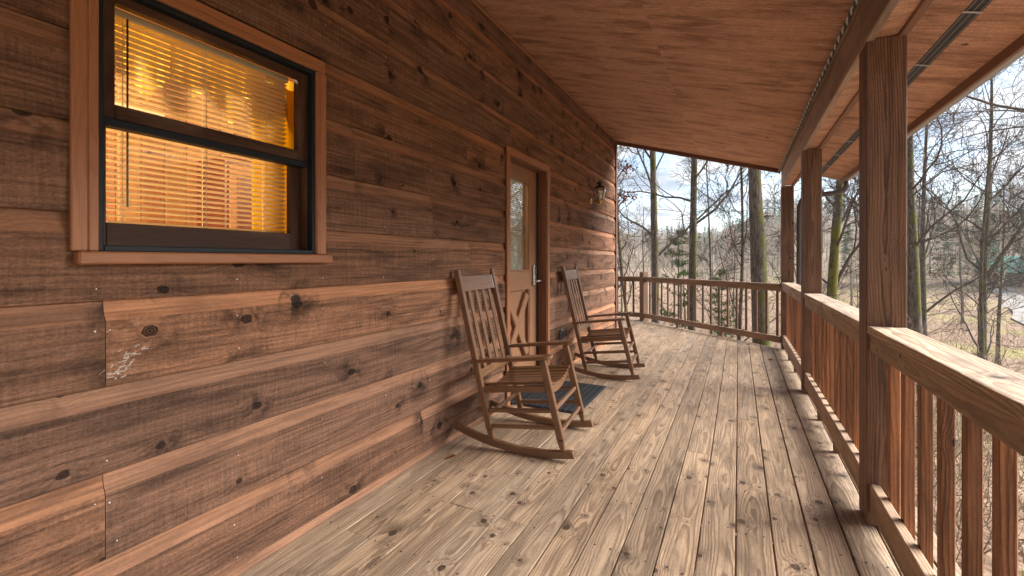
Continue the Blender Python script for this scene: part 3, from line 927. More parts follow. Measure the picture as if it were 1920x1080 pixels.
cc.modifiers.new('thickness', 'SOLIDIFY').thickness = 0.002
# things in the lit room
lamp = empty('ceiling_lamp', (-3.0, 0.1, 3.10), 'lit warm ceiling lamp inside the room, hidden beside the window', 'lamp')
bm = bmesh.new(); lathe(bm, [(0.05, 2.615), (0.05, 2.60), (0.012, 2.595), (0.012, 2.50)], 16)
bm_obj('canopy', bm, M['brass'], lamp, (0, 0, -2.62), True)
bm = bmesh.new(); lathe(bm, [(0.05, 2.50), (0.15, 2.44), (0.17, 2.39), (0.12, 2.33), (0.03, 2.31)], 20)
bm_obj('shade', bm, M['lit_shade'], lamp, (0, 0, -2.62), True)
pl = bpy.data.lights.new('bulb', 'POINT'); pl.energy = 115; pl.color = (1.0, 0.74, 0.42); pl.shadow_soft_size = 0.17
plo = bpy.data.objects.new('bulb', pl); plo.location = (0, 0, -0.42); plo.parent = lamp; col.objects.link(plo)
fill = copy_tree(lamp)  # added unseen lamp that makes the door blind glow through the glass
fill.location = (-2.75, 4.1, 3.10)
fill['label'] = 'lit hall lamp added out of sight inside the cabin to brighten the porch door blind'
for ch in fill.children:
    if ch.type == 'LIGHT':
        ch.data = ch.data.copy(); ch.data.energy = 26; ch.data.color = (1.0, 0.9, 0.74)
ward = empty('wardrobe', (-4.6, 3.05, 0), 'reddish wooden wardrobe standing inside the room behind the blind', 'wardrobe')
box('carcass', -4.92, -4.42, 2.55, 3.45, 0.0, 2.25, M['red_cloth'], ward, 0.01)
for ya in (2.58, 3.01):
    box('wardrobe_door', -4.419, -4.40, ya, ya + 0.41, 0.12, 2.19, M['pine_in'], ward, 0.006)
    box('panel', -4.399, -4.392, ya + 0.07, ya + 0.34, 0.24, 2.07, M['red_cloth'], ward, 0.006)
chim = empty('stone_chimney', (-4.6, 4.2, 0), 'grey stone chimney breast inside the room behind the blind', 'chimney')
rs3 = random.Random(3)
z = 0.0
while z < 3.0:
    hh = rs3.uniform(0.10, 0.18)
    y = 3.75 - rs3.uniform(0, 0.1)
    while y < 4.6:
        ww = rs3.uniform(0.14, 0.3)
        box('stone', -4.92, -4.42 + rs3.uniform(-0.02, 0.03), y + 0.008, y + ww - 0.008, z + 0.007, min(z + hh, 3.09) - 0.007, M['stone'], chim, 0.02)
        y += ww
    z += hh
shelf = tag(box('wall_shelf', -4.9, -4.62, 0.9, 2.15, 2.46, 2.60, M['cream'], None, 0.02), 'cream painted box shelf on the room wall behind the blind', 'shelf')

# --- door
D0, D1, DZ = 3.357, 4.165, 2.135
DXF = WX - 0.098        # front of the door leaf
door = box('door', DXF - 0.044, DXF, 3.99, D1 - 0.001, 0.03, DZ - 0.001, M['door_v'], cabin, 0.002)   # the lock stile carries the leaf
box('stile', DXF - 0.044, DXF, D0 + 0.001, 3.50, 0.03, DZ - 0.001, M['door_v'], door, 0.002)
box('top_rail', DXF - 0.044, DXF, 3.5005, 3.9895, 2.005, DZ - 0.001, M['door_h'], door, 0.002)
box('lock_rail', DXF - 0.044, DXF, 3.5005, 3.9895, 0.955, 1.135, M['door_h'], door, 0.002)
box('bottom_rail', DXF - 0.044, DXF, 3.5005, 3.9895, 0.03, 0.28, M['door_h'], door, 0.002)
box('panel', DXF - 0.0435, DXF - 0.040, 3.5005, 3.9895, 0.2805, 0.9545, M['door_v'], door, 0)
box('pane', DXF - 0.024, DXF - 0.020, 3.501, 3.989, 1.1355, 2.0045, M['door_glass'], door, 0)
for ya, yb, za, zb in ((3.5008, 3.514, 1.1358, 2.0042), (3.976, 3.9892, 1.1358, 2.0042)):
    box('glazing_bead', DXF - 0.0195, DXF + 0.004, ya, yb, za, zb, M['door_v'], door, 0.003)
for za, zb in ((1.1358, 1.149), (1.991, 2.0042)):
    box('glazing_bead', DXF - 0.0195, DXF + 0.004, 3.5145, 3.9755, za, zb, M['door_h'], door, 0.003)
def xbar(pa, pb, x0, x1):
    a = Vector((0, pa[0], pa[1])); b = Vector((0, pb[0], pb[1]))
    bar('cross_brace', ((x0 + x1) / 2, a.y, a.z), ((x0 + x1) / 2, b.y, b.z), x1 - x0, 0.082, M['door_v'], door, ref=(1, 0, 0), bevel=0.007)
xbar((3.535, 0.325), (3.955, 0.91), DXF - 0.0395, DXF - 0.001)
xbar((3.535, 0.91), (3.955, 0.325), DXF - 0.0390, DXF - 0.0002)
for ya, yb, za, zb in ((3.5008, 3.512, 0.281, 0.954), (3.978, 3.9892, 0.281, 0.954)):
    box('panel_bead', DXF - 0.0295, DXF - 0.006, ya, yb, za, zb, M['door_v'], door, 0.003)
# lock with keypad and lever
lock = box('lock_plate', DXF + 0.0005, DXF + 0.026, 4.045, 4.105, 0.985, 1.195, M['nickel'], door, 0.010, 3)
box('keypad', DXF + 0.0262, DXF + 0.030, 4.055, 4.095, 1.095, 1.185, M['lock_black'], lock, 0.001)
for a_, b_ in ((0, 0), (0, 1), (1, 0), (1, 1), (2, 0), (2, 1)):
    box('key', DXF + 0.0302, DXF + 0.0325, 4.060 + 0.017 * b_, 4.072 + 0.017 * b_, 1.105 + 0.026 * a_, 1.121 + 0.026 * a_, M['nickel'], lock, 0.001)
vv, ff = [], []
tube([(0.026, 0, 0), (0.050, 0, 0)], [0.014, 0.012], 12, vv, ff)
tube([(0.050, 0.012, -0.002), (0.052, -0.03, 0.002), (0.053, -0.075, 0.004), (0.055, -0.115, 0.0)], [0.010, 0.011, 0.010, 0.008], 10, vv, ff)
mesh_obj('lever', [(v[0], -v[1], v[2]) for v in vv], [f[::-1] for f in ff], M['nickel'], lock, Vector((DXF, 4.074, 1.03)) - parent_world(lock), smooth=True)
# jambs, casing and threshold
box('door_jamb', WX - 0.150, WX + 0.010, D1, 4.186, -0.002, DZ + 0.02, M['jamb'], cabin, 0.002)
box('door_jamb', WX - 0.150, WX + 0.010, 3.336, D0, -0.002, DZ + 0.02, M['jamb'], cabin, 0.002)
box('door_jamb', WX - 0.150, WX + 0.010, D0 + 0.0005, D1 - 0.0005, DZ, DZ + 0.021, M['jamb'], cabin, 0.002)
box('door_stop', DXF + 0.002, DXF + 0.020, D1 - 0.014, D1 - 0.0005, 0.03, DZ - 0.001, M['lock_black'], cabin, 0.002)
box('door_casing', WX + 0.0015, WX + 0.022, 4.176, 4.232, -0.004, 2.146, M['trim_v'], cabin, 0.004)
box('door_casing', WX + 0.0015, WX + 0.022, 3.290, 3.346, -0.004, 2.146, M['trim_v'], cabin, 0.004)
box('door_casing', WX + 0.0015, WX + 0.0215, 3.290, 4.232, 2.1468, 2.204, M['trim_h'], cabin, 0.004)
box('threshold', WX - 0.15, WX + 0.03, D0 + 0.001, D1 - 0.001, 0.003, 0.028, M['frame_metal'], cabin, 0.006)
# blind on the inside of the door
db = empty('door_blind', (DXF - 0.075, 3.745, 2.03), 'white slat blind lowered behind the glass of the porch door', 'blind')
box('head_rail', DXF - 0.09, DXF - 0.055, 3.50, 3.99, 2.015, 2.045, M['white_blind'], db, 0.002)
z = 2.005
dme = None
while z > 1.12:
    if dme is None:
        q = box('slat', DXF - 0.075 - 0.011, DXF - 0.075 + 0.011, 3.505, 3.985, z - 0.0012, z + 0.0012, M['thin_blind'], db)
        dme = q.data
    else:
        q = bpy.data.objects.new('slat', dme); col.objects.link(q); q.parent = db
        q.location = (0, 0, z - 2.03)
    q.rotation_euler = (rng.uniform(-0.003, 0.003), R(58), 0)
    z -= 0.0205

# --- outlet and lantern on the wall
ol = box('outlet_cover', WX + 0.001, WX + 0.030, 4.545, 4.615, 0.36, 0.48, M['outlet'], None, 0.006, 2)
tag(ol, 'small dark grey weatherproof outlet cover on the siding beside the door', 'outlet')
olx = ol.location
box('hinge', WX + 0.0302, WX + 0.036, 4.552, 4.608, 0.466, 0.476, M['lock_black'], ol, 0.001)
box('flap', WX + 0.0302, WX + 0.034, 4.555, 4.605, 0.372, 0.464, M['frame_metal'], ol, 0.003)

LX, LY, LZ = WX + 0.145, 5.70, 1.955
LAN = 0.88
lan = empty('wall_lantern', (WX, LY, 2.05), 'unlit bronze and brass lantern with curved glass on the siding near the corner', 'lantern')
lo = Vector((WX, LY, 2.05))
bm = bmesh.new()
lathe(bm, [(0.055, 0), (0.055, 0.006), (0.042, 0.014), (0.02, 0.02)], 20)
bmesh.ops.rotate(bm, verts=bm.verts, matrix=Matrix.Rotation(R(90), 3, 'Y'), cent=(0, 0, 0))
bm_obj('back_plate', bm, M['brass'], lan, (0.001, 0, -0.03), True)
vv, ff = [], []
ap = [(0.015, 0, -0.03)] + [(0.04 + 0.06 * math.sin(a), 0, -0.03 - 0.055 * (1 - math.cos(a))) for a in [R(q) for q in (10, 40, 70, 100)]] + [(0.135, 0, -0.085)]
tube(ap, [0.010] * len(ap), 8, vv, ff)
mesh_obj('arm', vv, ff, M['brass'], lan, (0, 0, 0), smooth=True)
bm = bmesh.new()
lathe(bm, [(0.012, -0.085), (0.03, -0.080), (0.016, -0.062), (0.046, -0.050), (0.058, -0.036), (0.050, -0.028)], 20)
bm_obj('base_cup', bm, M['brass'], lan, (LX - WX, 0, 0), True)
gl = [(0.050, -0.028), (0.066, 0.01), (0.080, 0.05), (0.090, 0.09), (0.094, 0.12), (0.088, 0.146), (0.074, 0.162)]
bm = bmesh.new(); lathe(bm, gl, 24)
g_ = bm_obj('glass', bm, M['lamp_glass'], lan, (LX - WX, 0, 0), True)
for k in range(6):
    an = 2 * math.pi * (k + 0.35) / 6
    vv, ff = [], []
    tube([((r + 0.003) * math.cos(an), (r + 0.003) * math.sin(an), z_) for r, z_ in gl], [0.0045] * len(gl), 6, vv, ff)
    mesh_obj('rib', vv, ff, M['bronze'], lan, (LX - WX, 0, 0), smooth=True)
bm = bmesh.new()
lathe(bm, [(0.078, 0.158), (0.082, 0.166), (0.055, 0.186), (0.028, 0.198), (0.020, 0.212), (0.044, 0.226), (0.046, 0.236), (0.022, 0.250), (0.006, 0.258), (0.005, 0.285), (0.001, 0.295)], 24)
bm_obj('cap', bm, M['bronze'], lan, (LX - WX, 0, 0), True)
vv, ff = [], []
tube([(0, 0, -0.03), (0, 0, 0.06)], [0.012, 0.012], 10, vv, ff)
mesh_obj('candle', vv, ff, M['white_blind'], lan, (LX - WX, 0, 0), smooth=True)
lan.scale = (LAN, LAN, LAN)

# ------------------------------------------------------------------ porch roof
def ceil_z(x):
    return ROOF_Z0 - ROOF_S * (x - WX)
EAVE = 1.20
R_Y0, R_Y1 = -2.8, 7.22
roof = empty('porch_roof', (0, 2.0, 2.5), 'sloping porch roof with reddish plywood ceiling, boxed beam and grey gutter', 'roof')
slope_a = math.atan(ROOF_S)
def roof_slab(name, xa, xb, ya, yb, off0, off1, mat, bevel=0.0):
    """Slab parallel to the ceiling between offsets off0..off1 above it."""
    cxm, cym = (xa + xb) / 2, (ya + yb) / 2
    L = (xb - xa) / math.cos(slope_a)
    bm = bmesh.new()
    add_box(bm, -L / 2, L / 2, ya - cym, yb - cym, off0, off1, bevel)
    return bm_obj(name, bm, mat, roof, Vector((cxm, cym, ceil_z(cxm))) - roof.location, rot=(0, slope_a, 0))
y = R_Y1
k = 0
while y > R_Y0:
    ya = max(y - 2.438, R_Y0)
    for xa, xb in ((WX - 0.02, -0.53), (-0.53, PX0 + 0.03)):
        roof_slab('ceiling_panel', xa + 0.0003, xb - 0.0003, ya + 0.0004, y - 0.0004, 0.0, 0.012, M['ceiling'])
    roof_slab('soffit_panel', PX1 - 0.03, 0.925, ya + 0.001, y - 0.001, 0.0, 0.012, M['ceiling'])
    roof_slab('soffit_panel', 0.985, EAVE - 0.003, ya + 0.001, y - 0.001, 0.0, 0.012, M['ceiling'])
    y = ya
roof_slab('roof_deck', WX - 0.30, EAVE + 0.02, R_Y0 - 0.02, R_Y1 + 0.06, 0.10, 0.14, M['shingle'])
roof_slab('soffit_vent', 0.9255, 0.9845, R_Y0, R_Y1 - 0.01, 0.002, 0.014, M['vent'])
for xx in (0.931, 0.953, 0.976):
    roof_slab('vent_edge', xx, xx + 0.004, R_Y0, R_Y1 - 0.01, -0.002, 0.0015, M['vent_rib'])
yy = 0.9
while yy < 7.0:
    roof_slab('vent_staple', 0.921, 0.989, yy, yy + 0.012, -0.006, -0.0025, M['staple'])
    yy += 0.62
# boxed beam
BZ0 = 2.262
ys = [R_Y0, 2.72, R_Y1 - 0.02]
for a_, b_ in zip(ys, ys[1:]):
    box('beam_board', PX0 - 0.004, PX0 + 0.032, a_ + 0.0008, b_ - 0.0008, BZ0, ceil_z(PX0 - 0.004) - 0.004, M['beam'], roof, 0.004)
box('beam_board', PX1 - 0.032, PX1 + 0.004, R_Y0, R_Y1 - 0.02, BZ0 - 0.002, ceil_z(PX1 + 0.004) - 0.004, M['fascia'], roof, 0.004)
for a_, b_ in ((R_Y0, 2.45), (2.453, 4.6), (4.603, R_Y1 - 0.025)):
    box('beam_underside', PX0 + 0.0325, PX1 - 0.0325, a_, b_, BZ0 + 0.012, BZ0 + 0.024, M['ceiling'], roof, 0)
box('ledger_strip', PX0 - 0.022, PX0 - 0.0045, R_Y0, R_Y1 - 0.02, ceil_z(PX0 - 0.004) - 0.028, ceil_z(PX0 - 0.004) - 0.006, M['beam'], roof, 0.003)
# fascia, gutter and downspout
ez = ceil_z(EAVE)
box('fascia_board', EAVE - 0.002, EAVE + 0.020, R_Y0, R_Y1 + 0.02, ez - 0.055, ez + 0.13, M['fascia'], roof, 0.003)
gp = [(EAVE + 0.022, ez + 0.075), (EAVE + 0.022, ez - 0.030), (EAVE + 0.085, ez - 0.030), (EAVE + 0.098, ez + 0.010), (EAVE + 0.128, ez + 0.045), (EAVE + 0.128, ez + 0.080),
      (EAVE + 0.123, ez + 0.080), (EAVE + 0.123, ez + 0.048), (EAVE + 0.094, ez + 0.014), (EAVE + 0.081, ez - 0.026), (EAVE + 0.026, ez - 0.026), (EAVE + 0.026, ez + 0.075)]
vv, ff = [], []
for yy in (R_Y0, R_Y1 + 0.06):
    for a_, b_ in gp:
        vv.append((a_, yy - 2.0, b_ - 2.5))
n = len(gp)
for q in range(n):
    ff.append((q, (q + 1) % n, n + (q + 1) % n, n + q))
mesh_obj('gutter', vv, ff, M['gutter'], roof)
vv, ff = [], []
tube([(1.262, 7.16, ez - 0.03), (1.262, 7.16, ez - 0.09), (1.235, 7.17, ez - 0.145), (1.16, 7.18, ez - 0.175), (0.95, 7.21, ez - 0.185), (0.84, 7.23, ez - 0.20), (0.775, 7.24, ez - 0.245), (0.748, 7.245, ez - 0.33), (0.745, 7.245, 1.0), (0.745, 7.245, -2.6)],
     [0.034] * 10, 14, vv, ff)
mesh_obj('downspout', [(a_ , b_ - 2.0, c_ - 2.5) for a_, b_, c_ in vv], ff, M['pipe'], roof, smooth=True)
# end trim of the roof, under the ceiling's far edge
def end_trim(y0, y1, h0, h1, mat):
    cxm = (WX + PX0) / 2
    L = (PX0 - WX) / math.cos(slope_a)
    bm = bmesh.new()
    add_box(bm, -L / 2, L / 2, y0, y1, h0, h1, 0.002)
    bm_obj('end_trim', bm, mat, roof, Vector((cxm, 0, ceil_z(cxm))) - roof.location, rot=(0, slope_a, 0))
end_trim(R_Y1 - 0.048, R_Y1 - 0.002, -0.055, -0.001, M['dark_trim'])
end_trim(R_Y1 + 0.001, R_Y1 + 0.022, -0.04, 0.12, M['dark_trim'])
# rope light along the top of the beam
rope = empty('rope_light', (PX0 - 0.03, 2.0, ceil_z(PX0) - 0.03), 'unlit clear rope light strung along the top of the porch beam', 'rope light')
for k, (mt, r_, ph) in enumerate(((M['rope_a'], 0.0060, 0.0), (M['rope_b'], 0.0050, math.pi))):
    vv, ff = [], []
    pts = []
    q = 0
    yy = -2.5
    while yy < 7.1:
        pts.append((0.005 * math.cos(yy * 60 + ph), yy - 2.0, 0.005 * math.sin(yy * 60 + ph) - 0.003 * math.sin(yy * 2.7)))
        yy += 0.014
    tube(pts, [r_] * len(pts), 6, vv, ff)
    mesh_obj('strand', vv, ff, mt, rope, (-0.008, 0, -0.008), smooth=True)

# ------------------------------------------------------------------ posts and railings
POST_LABELS = {2: 'square brown porch post carrying the beam, standing beside the window end of the railing',
               3: 'thick square brown post with a dark knot beside the widest rail cap',
               4: 'square brown porch post between the two solid-looking railing bays',
               5: 'corner porch post with the dark downspout behind it, where the angled railing starts'}
for k, py in enumerate(PY):
    if k < 2:
        continue
    bm = bmesh.new()
    add_box(bm, -PW / 2, PW / 2, -PW / 2, PW / 2, -1.0, 1.0, 0.006, 2)
    for v in bm.verts:
        v.co.z *= (BZ0 + 0.011 - 0.0015) / 2
    o = bm_obj('porch_post', bm, M['post'], None, ((PX0 + PX1) / 2, py + PW / 2, (BZ0 + 0.011 + 0.0015) / 2))
    tag(o, POST_LABELS[k], 'post', 'porch posts carrying the beam')
def rail_bay(ya, yb, label, seed):
    r_ = random.Random(seed)
    root = empty('porch_railing', (0.6, (ya + yb) / 2, 0), label, 'railing', 'railing bays between porch posts')
    box('rail_cap', PX0 + 0.002, PX1 - 0.001, ya, yb, 0.895, 0.934, M['cap'], root, 0.005, 2)
    box('sub_rail', PX0 + 0.012, PX0 + 0.050, ya + 0.0005, yb - 0.0005, 0.815, 0.8945, M['rail_y'], root, 0.004)
    box('bottom_rail', PX0 + 0.012, PX0 + 0.050, ya + 0.0005, yb - 0.0005, 0.065, 0.200, M['rail_y'], root, 0.004)
    n = max(3, int(round((yb - ya) / 0.174)))
    for i in range(n):
        yy = ya + (i + 0.26) * (yb - ya) / n + r_.uniform(-0.004, 0.004)
        x0 = PX0 + 0.0508
        bb = box('baluster', x0, x0 + 0.036, yy - 0.018, yy + 0.018, 0.068, 0.893, M['baluster'], root, 0.003)
        bb.rotation_euler = (r_.uniform(-0.004, 0.004), 0, r_.uniform(-0.03, 0.03) * 0)
    for yy in (ya + 0.75, yb - 0.75):
        box('support_block', PX0 + 0.014, PX0 + 0.048, yy - 0.02, yy + 0.02, 0.0025, 0.0645, M['post'], root, 0.002)
    return root
rail_bay(PY[3] + PW + 0.001, PY[4] - 0.001, 'middle railing bay with weathered cap between the knotty thick post and the next post', 1)
rail_bay(PY[4] + PW + 0.001, PY[5] - 0.001, 'short-looking railing bay that ends at the corner post with the downspout', 2)
rail_bay(PY[2] + PW + 0.001, PY[3] - 0.001, 'railing bay with wide grey-brown cap and open balusters above the gravel road', 3)

# angled railing across the cut corner
A = Vector((0.585, 7.30, 0)); B = Vector((-1.735, 9.33, 0))
u = (B - A).normalized()
Lr = (B - A).length
ang = math.atan2(u.y, u.x)
fr = empty('corner_railing', ((A + B) / 2), 'weathered railing with square balusters set across the cut corner of the deck', 'railing')
fr.rotation_euler = (0, 0, ang)
def fbox(name, x0, x1, y0, y1, z0, z1, mat, parent, bevel=0.003):
    c = Vector(((x0 + x1) / 2, (y0 + y1) / 2, (z0 + z1) / 2))
    bm = bmesh.new()
    add_box(bm, x0 - c.x, x1 - c.x, y0 - c.y, y1 - c.y, z0 - c.z, z1 - c.z, bevel)
    return bm_obj(name, bm, mat, parent, c)
h2 = Lr / 2
fbox('rail_cap', -h2 + 0.05, h2 - 0.07, -0.045, 0.045, 0.868, 0.905, M['far_rail'], fr, 0.008)
fbox('sub_rail', -h2 + 0.05, h2 - 0.07, -0.020, 0.016, 0.800, 0.8675, M['far_rail'], fr)
fbox('bottom_rail', -h2 + 0.05, h2 - 0.07, 0.0, 0.037, 0.068, 0.158, M['far_rail'], fr)
nb = 17
for i in range(nb):
    xx = -h2 + 0.14 + i * (Lr - 0.30) / (nb - 1)
    fbox('baluster', xx - 0.019, xx + 0.019, -0.0385, -0.0005 - 0.0200, 0.06, 0.867, M['far_bal'], fr)
for xx in (-0.45, 0.55):
    fbox('support_block', xx - 0.03, xx + 0.03, 0.002, 0.036, 0.002, 0.0675, M['far_rail'], fr)
fp = fbox('railing_post', -0.062, 0.062, -0.062, 0.062, 0.0, 1.0, M['far_bal'], None, 0.008)
fp.location = (B.x, B.y, 0.5)
fp.rotation_euler = (0, 0, ang)
tag(fp, 'stout brown railing post where the two far railings meet', 'post')
sr = empty('side_railing', (-3.2, 9.36, 0), 'short stretch of railing running behind the cabin corner', 'railing')
fbox('rail_cap', -1.4, 1.395, -0.045, 0.045, 0.868, 0.905, M['far_rail'], sr, 0.008)
fbox('sub_rail', -1.4, 1.395, -0.02, 0.016, 0.80, 0.8675, M['far_rail'], sr)
fbox('bottom_rail', -1.4, 1.395, -0.04, -0.002, 0.068, 0.158, M['far_rail'], sr)
for i in range(16):
    xx = -1.3 + 0.17 * i
    fbox('baluster', xx - 0.019, xx + 0.019, 0.0165 - 0.018, 0.0165 + 0.02, 0.06, 0.867, M['far_bal'], sr)

# ------------------------------------------------------------------ rocking chairs
def make_chair(label):
    """Origin on the floor under the middle of the seat; faces +X; W metres wide in Y."""
    root = empty('rocking_chair', (-1.262, 2.825, 0), label, 'rocking chair', 'rocking chairs along the wall')
    ox = -1.25
    P = lambda x, y, z: (x - ox, y, z)
    W = 0.272                 # half distance between side frames
    def cbar(name, p0, p1, w, d, mat, parent=root, ref=(0, 1, 0), **k):
        p0, p1 = Vector(p0), Vector(p1)
        c = (p0 + p1) / 2
        bm = bmesh.new()
        bar_bm(bm, p0 - c, p1 - c, w, d, ref, **k)
        return bm_obj(name, bm, mat, parent, c)
    run = lambda x: (x + 1.20) ** 2 / (2 * 1.45)
    for s in (-1, 1):
        # runner: curved board
        vv, ff = [], []
        N = 22
        for i in range(N + 1):
            x = -1.728 + (0.828) * i / N
            zb = run(x) + 0.002
            th = 0.046 if 0 < i < N else 0.040
            cut = 0.012 if i == N else (-0.006 if i == 0 else 0)
            for yy in (-0.018, 0.018):
                vv.append((x - ox, yy, zb))
                vv.append((x - ox - cut, yy, zb + th))
        for i in range(N):
            a0 = 4 * i
            ff += [(a0, a0 + 1, a0 + 5, a0 + 4), (a0 + 2, a0 + 6, a0 + 7, a0 + 3), (a0 + 1, a0 + 3, a0 + 7, a0 + 5), (a0, a0 + 4, a0 + 6, a0 + 2)]
        ff += [(0, 2, 3, 1), (4 * N, 4 * N + 1, 4 * N + 3, 4 * N + 2)]
        ro = mesh_obj('runner', vv, ff, M['chair_x'], root, (0, s * (W + 0.004), 0))
        bv = ro.modifiers.new('round_edges', 'BEVEL'); bv.width = 0.004; bv.segments = 2; bv.limit_method = 'ANGLE'; bv.angle_limit = R(50)
        # back post, front leg
        cbar('back_post', P(-1.474, s * W, 0.128), P(-1.722, s * W, 1.175), 0.034, 0.042, M['chair_z'], bevel=0.005)
        cbar('back_post_foot', P(-1.4535, s * W, 0.0625), P(-1.4737, s * W, 0.1265), 0.026, 0.026, M['chair_z'], w1=0.034, d1=0.041, bevel=0.003)
        cbar('front_leg', P(-0.990, s * W, 0.128), P(-1.108, s * W, 0.612), 0.036, 0.044, M['chair_z'], bevel=0.005)
        cbar('front_leg_foot', P(-0.9755, s * W, 0.0635), P(-0.9897, s * W, 0.1265), 0.026, 0.026, M['chair_z'], w1=0.036, d1=0.043, bevel=0.003)
        # arm: tapered board, wider at the front with a rounded end
        vv, ff = [], []
        outl = [(-1.605, 0.022), (-1.50, 0.028), (-1.35, 0.040), (-1.20, 0.050), (-1.085, 0.054), (-1.060, 0.048), (-1.046, 0.036)]
        zz = lambda x: 0.552 + (x + 1.605) * 0.135
        pts = [(x, -w) for x, w in outl] + [(x, w * 0.75) for x, w in reversed(outl)]
        n = len(pts)
        for dz in (0.0, 0.023):
            for x, yy in pts:
                vv.append((x - ox, yy, zz(x) + dz))
        ff = [tuple(range(n)), tuple(range(2 * n - 1, n - 1, -1))] + [(q, n + q, n + (q + 1) % n, (q + 1) % n) for q in range(n)]
        if s > 0:
            vv = [(a, -b, c) for a, b, c in vv]
            ff = [f[::-1] for f in ff]
        ao = mesh_obj('arm', vv, ff, M['chair_x'], root, (0, s * (W + 0.004) * 1.0, 0))
        bv = ao.modifiers.new('round_edges', 'BEVEL'); bv.width = 0.005; bv.segments = 2; bv.limit_method = 'ANGLE'; bv.angle_limit = R(40)
        # side stretchers
        for zb, zf in ((0.250, 0.300), (0.150, 0.198)):
            xb = -1.4535 - 0.2685 * (zb - 0.06) / 1.115
            xf = -0.9755 - 0.1325 * (zf - 0.06) / 0.552
            cbar('side_stretcher', P(xb + 0.018, s * (W - 0.002), zb), P(xf - 0.018, s * (W - 0.002), zf), 0.022, 0.026, M['chair_x'], bevel=0.004)
        # seat side rail
        cbar('seat_side_rail', P(-1.512, s * (W - 0.0), 0.385), P(-1.087, s * (W - 0.0), 0.434), 0.022, 0.04, M['chair_x'], bevel=0.004)
    yi = W - 0.018
    def bx(z):
        return -1.4535 - 0.2685 * (z - 0.06) / 1.115
    def fx(z):
        return -0.9755 - 0.1325 * (z - 0.06) / 0.552
    # front and rear stretchers
    for zz_ in (0.305, 0.165):
        cbar('front_stretcher', P(fx(zz_), -yi, zz_), P(fx(zz_), yi, zz_), 0.026, 0.024, M['chair_y'], ref=(0, 0, 1), bevel=0.005)
    cbar('rear_stretcher', P(bx(0.215), -yi, 0.215), P(bx(0.215), yi, 0.215), 0.026, 0.022, M['chair_y'], ref=(0, 0, 1), bevel=0.005)
    # head rail and lower back rail
    bd = Vector((-0.2685, 0, 1.115)).normalized()
    def rail(name, za, zb, th):
        c0, c1 = Vector(P(bx(za), 0, za)), Vector(P(bx(zb), 0, zb))
        c = (c0 + c1) / 2
        bm = bmesh.new()
        bar_bm(bm, c0 - c, c1 - c, 2 * yi, th, (0, 1, 0), bevel=0.004)
        bm_obj(name, bm, M['chair_y'], root, c)
    rail('head_rail', 1.022, 1.130, 0.022)
    rail('lower_back_rail', 0.452, 0.505, 0.022)
    for i in range(4):
        yy = (-1.5 + i) * 0.108
        cbar('back_slat', P(bx(0.500), yy, 0.500), P(bx(1.026), yy, 1.026), 0.043, 0.012, M['chair_z'], bevel=0.003)
    # seat: sagging rails with slats running front to back
    sag = lambda yy: 0.052 * (1 - (yy / 0.26) ** 2)
    for nm, x_, zc_ in (('seat_front_rail', -1.093, 0.462), ('seat_rear_rail', -1.505, 0.412)):
        vv, ff = [], []
        N = 14
        for i in range(N + 1):
            yy = -yi + 2 * yi * i / N
            for dx in (-0.012, 0.012):
                vv.append((x_ + dx - ox, yy, zc_ - sag(yy) - 0.050))
                vv.append((x_ + dx - ox, yy, zc_ - sag(yy)))
        for i in range(N):
            a0 = 4 * i
            ff += [(a0, a0 + 1, a0 + 5, a0 + 4), (a0 + 2, a0 + 6, a0 + 7, a0 + 3), (a0 + 1, a0 + 3, a0 + 7, a0 + 5), (a0, a0 + 4, a0 + 6, a0 + 2)]
        ff += [(0, 2, 3, 1), (4 * N, 4 * N + 1, 4 * N + 3, 4 * N + 2)]
        mesh_obj(nm, vv, ff, M['chair_y'], root, smooth=False)
    for i in range(11):
        yy = -0.232 + 0.0464 * i
        zc_ = -sag(yy) + 0.0085
        tilt = math.atan(2 * 0.052 * yy / 0.26 ** 2)
        rf = Vector((0, math.cos(tilt), math.sin(tilt)))
        cbar('seat_slat', P(-1.535, yy, 0.409 + zc_), P(-1.066, yy, 0.4655 + zc_), 0.036, 0.014, M['chair_x'], ref=rf, bevel=0.003)
    return root
chair1 = make_chair('brown slatted rocking chair nearer the window, its rocker beside the door mat')
chair1.rotation_euler = (0, 0, R(5))
chair2 = copy_tree(chair1)
chair2.location = (-1.262, 4.85, 0)
chair2['label'] = 'brown slatted rocking chair under the wall lantern, past the door'

# ------------------------------------------------------------------ door mat
mat = empty('door_mat', (-1.42, 3.82, 0), 'dark blue-grey ribbed rubber mat lying in front of the door', 'mat')
box('backing', -1.715, -1.145, 3.40, 4.27, 0.002, 0.010, M['mat'], mat, 0.003)
for i in range(11):
    xx = -1.700 + i * 0.0505
    box('rib', xx, xx + 0.038, 3.415, 4.255, 0.0102, 0.0155, M['mat'], mat, 0.002)

# a few dead leaves blown onto the deck
def dead_leaf(x, y, rz, l, label):
    vv = [(-l, 0, 0.001), (-l * 0.35, l * 0.42, 0.010), (l * 0.35, l * 0.36, 0.014), (l, 0, 0.004), (l * 0.35, -l * 0.36, 0.012), (-l * 0.35, -l * 0.42, 0.008), (0, 0, 0.002), (-l * 1.5, 0.004, 0.006)]
    ff = [(0, 6, 1), (1, 6, 2), (2, 6, 3), (3, 6, 4), (4, 6, 5), (5, 6, 0), (0, 7, 1)]
    o = mesh_obj('dead_leaf', vv, ff, M['red_leaf'], None, (x, y, 0.003))
    o.rotation_euler = (0, 0, rz)
    tag(o, label, 'leaf', 'dead leaves on the deck')
dead_leaf(0.36, 6.35, 0.7, 0.035, 'curled dark dead leaf on the deck boards before the corner post')
dead_leaf(0.47, 7.02, 2.1, 0.030, 'small dead leaf lying against the foot of the corner post')
dead_leaf(0.12, 7.35, 4.0, 0.030, 'small dead leaf under the angled railing')
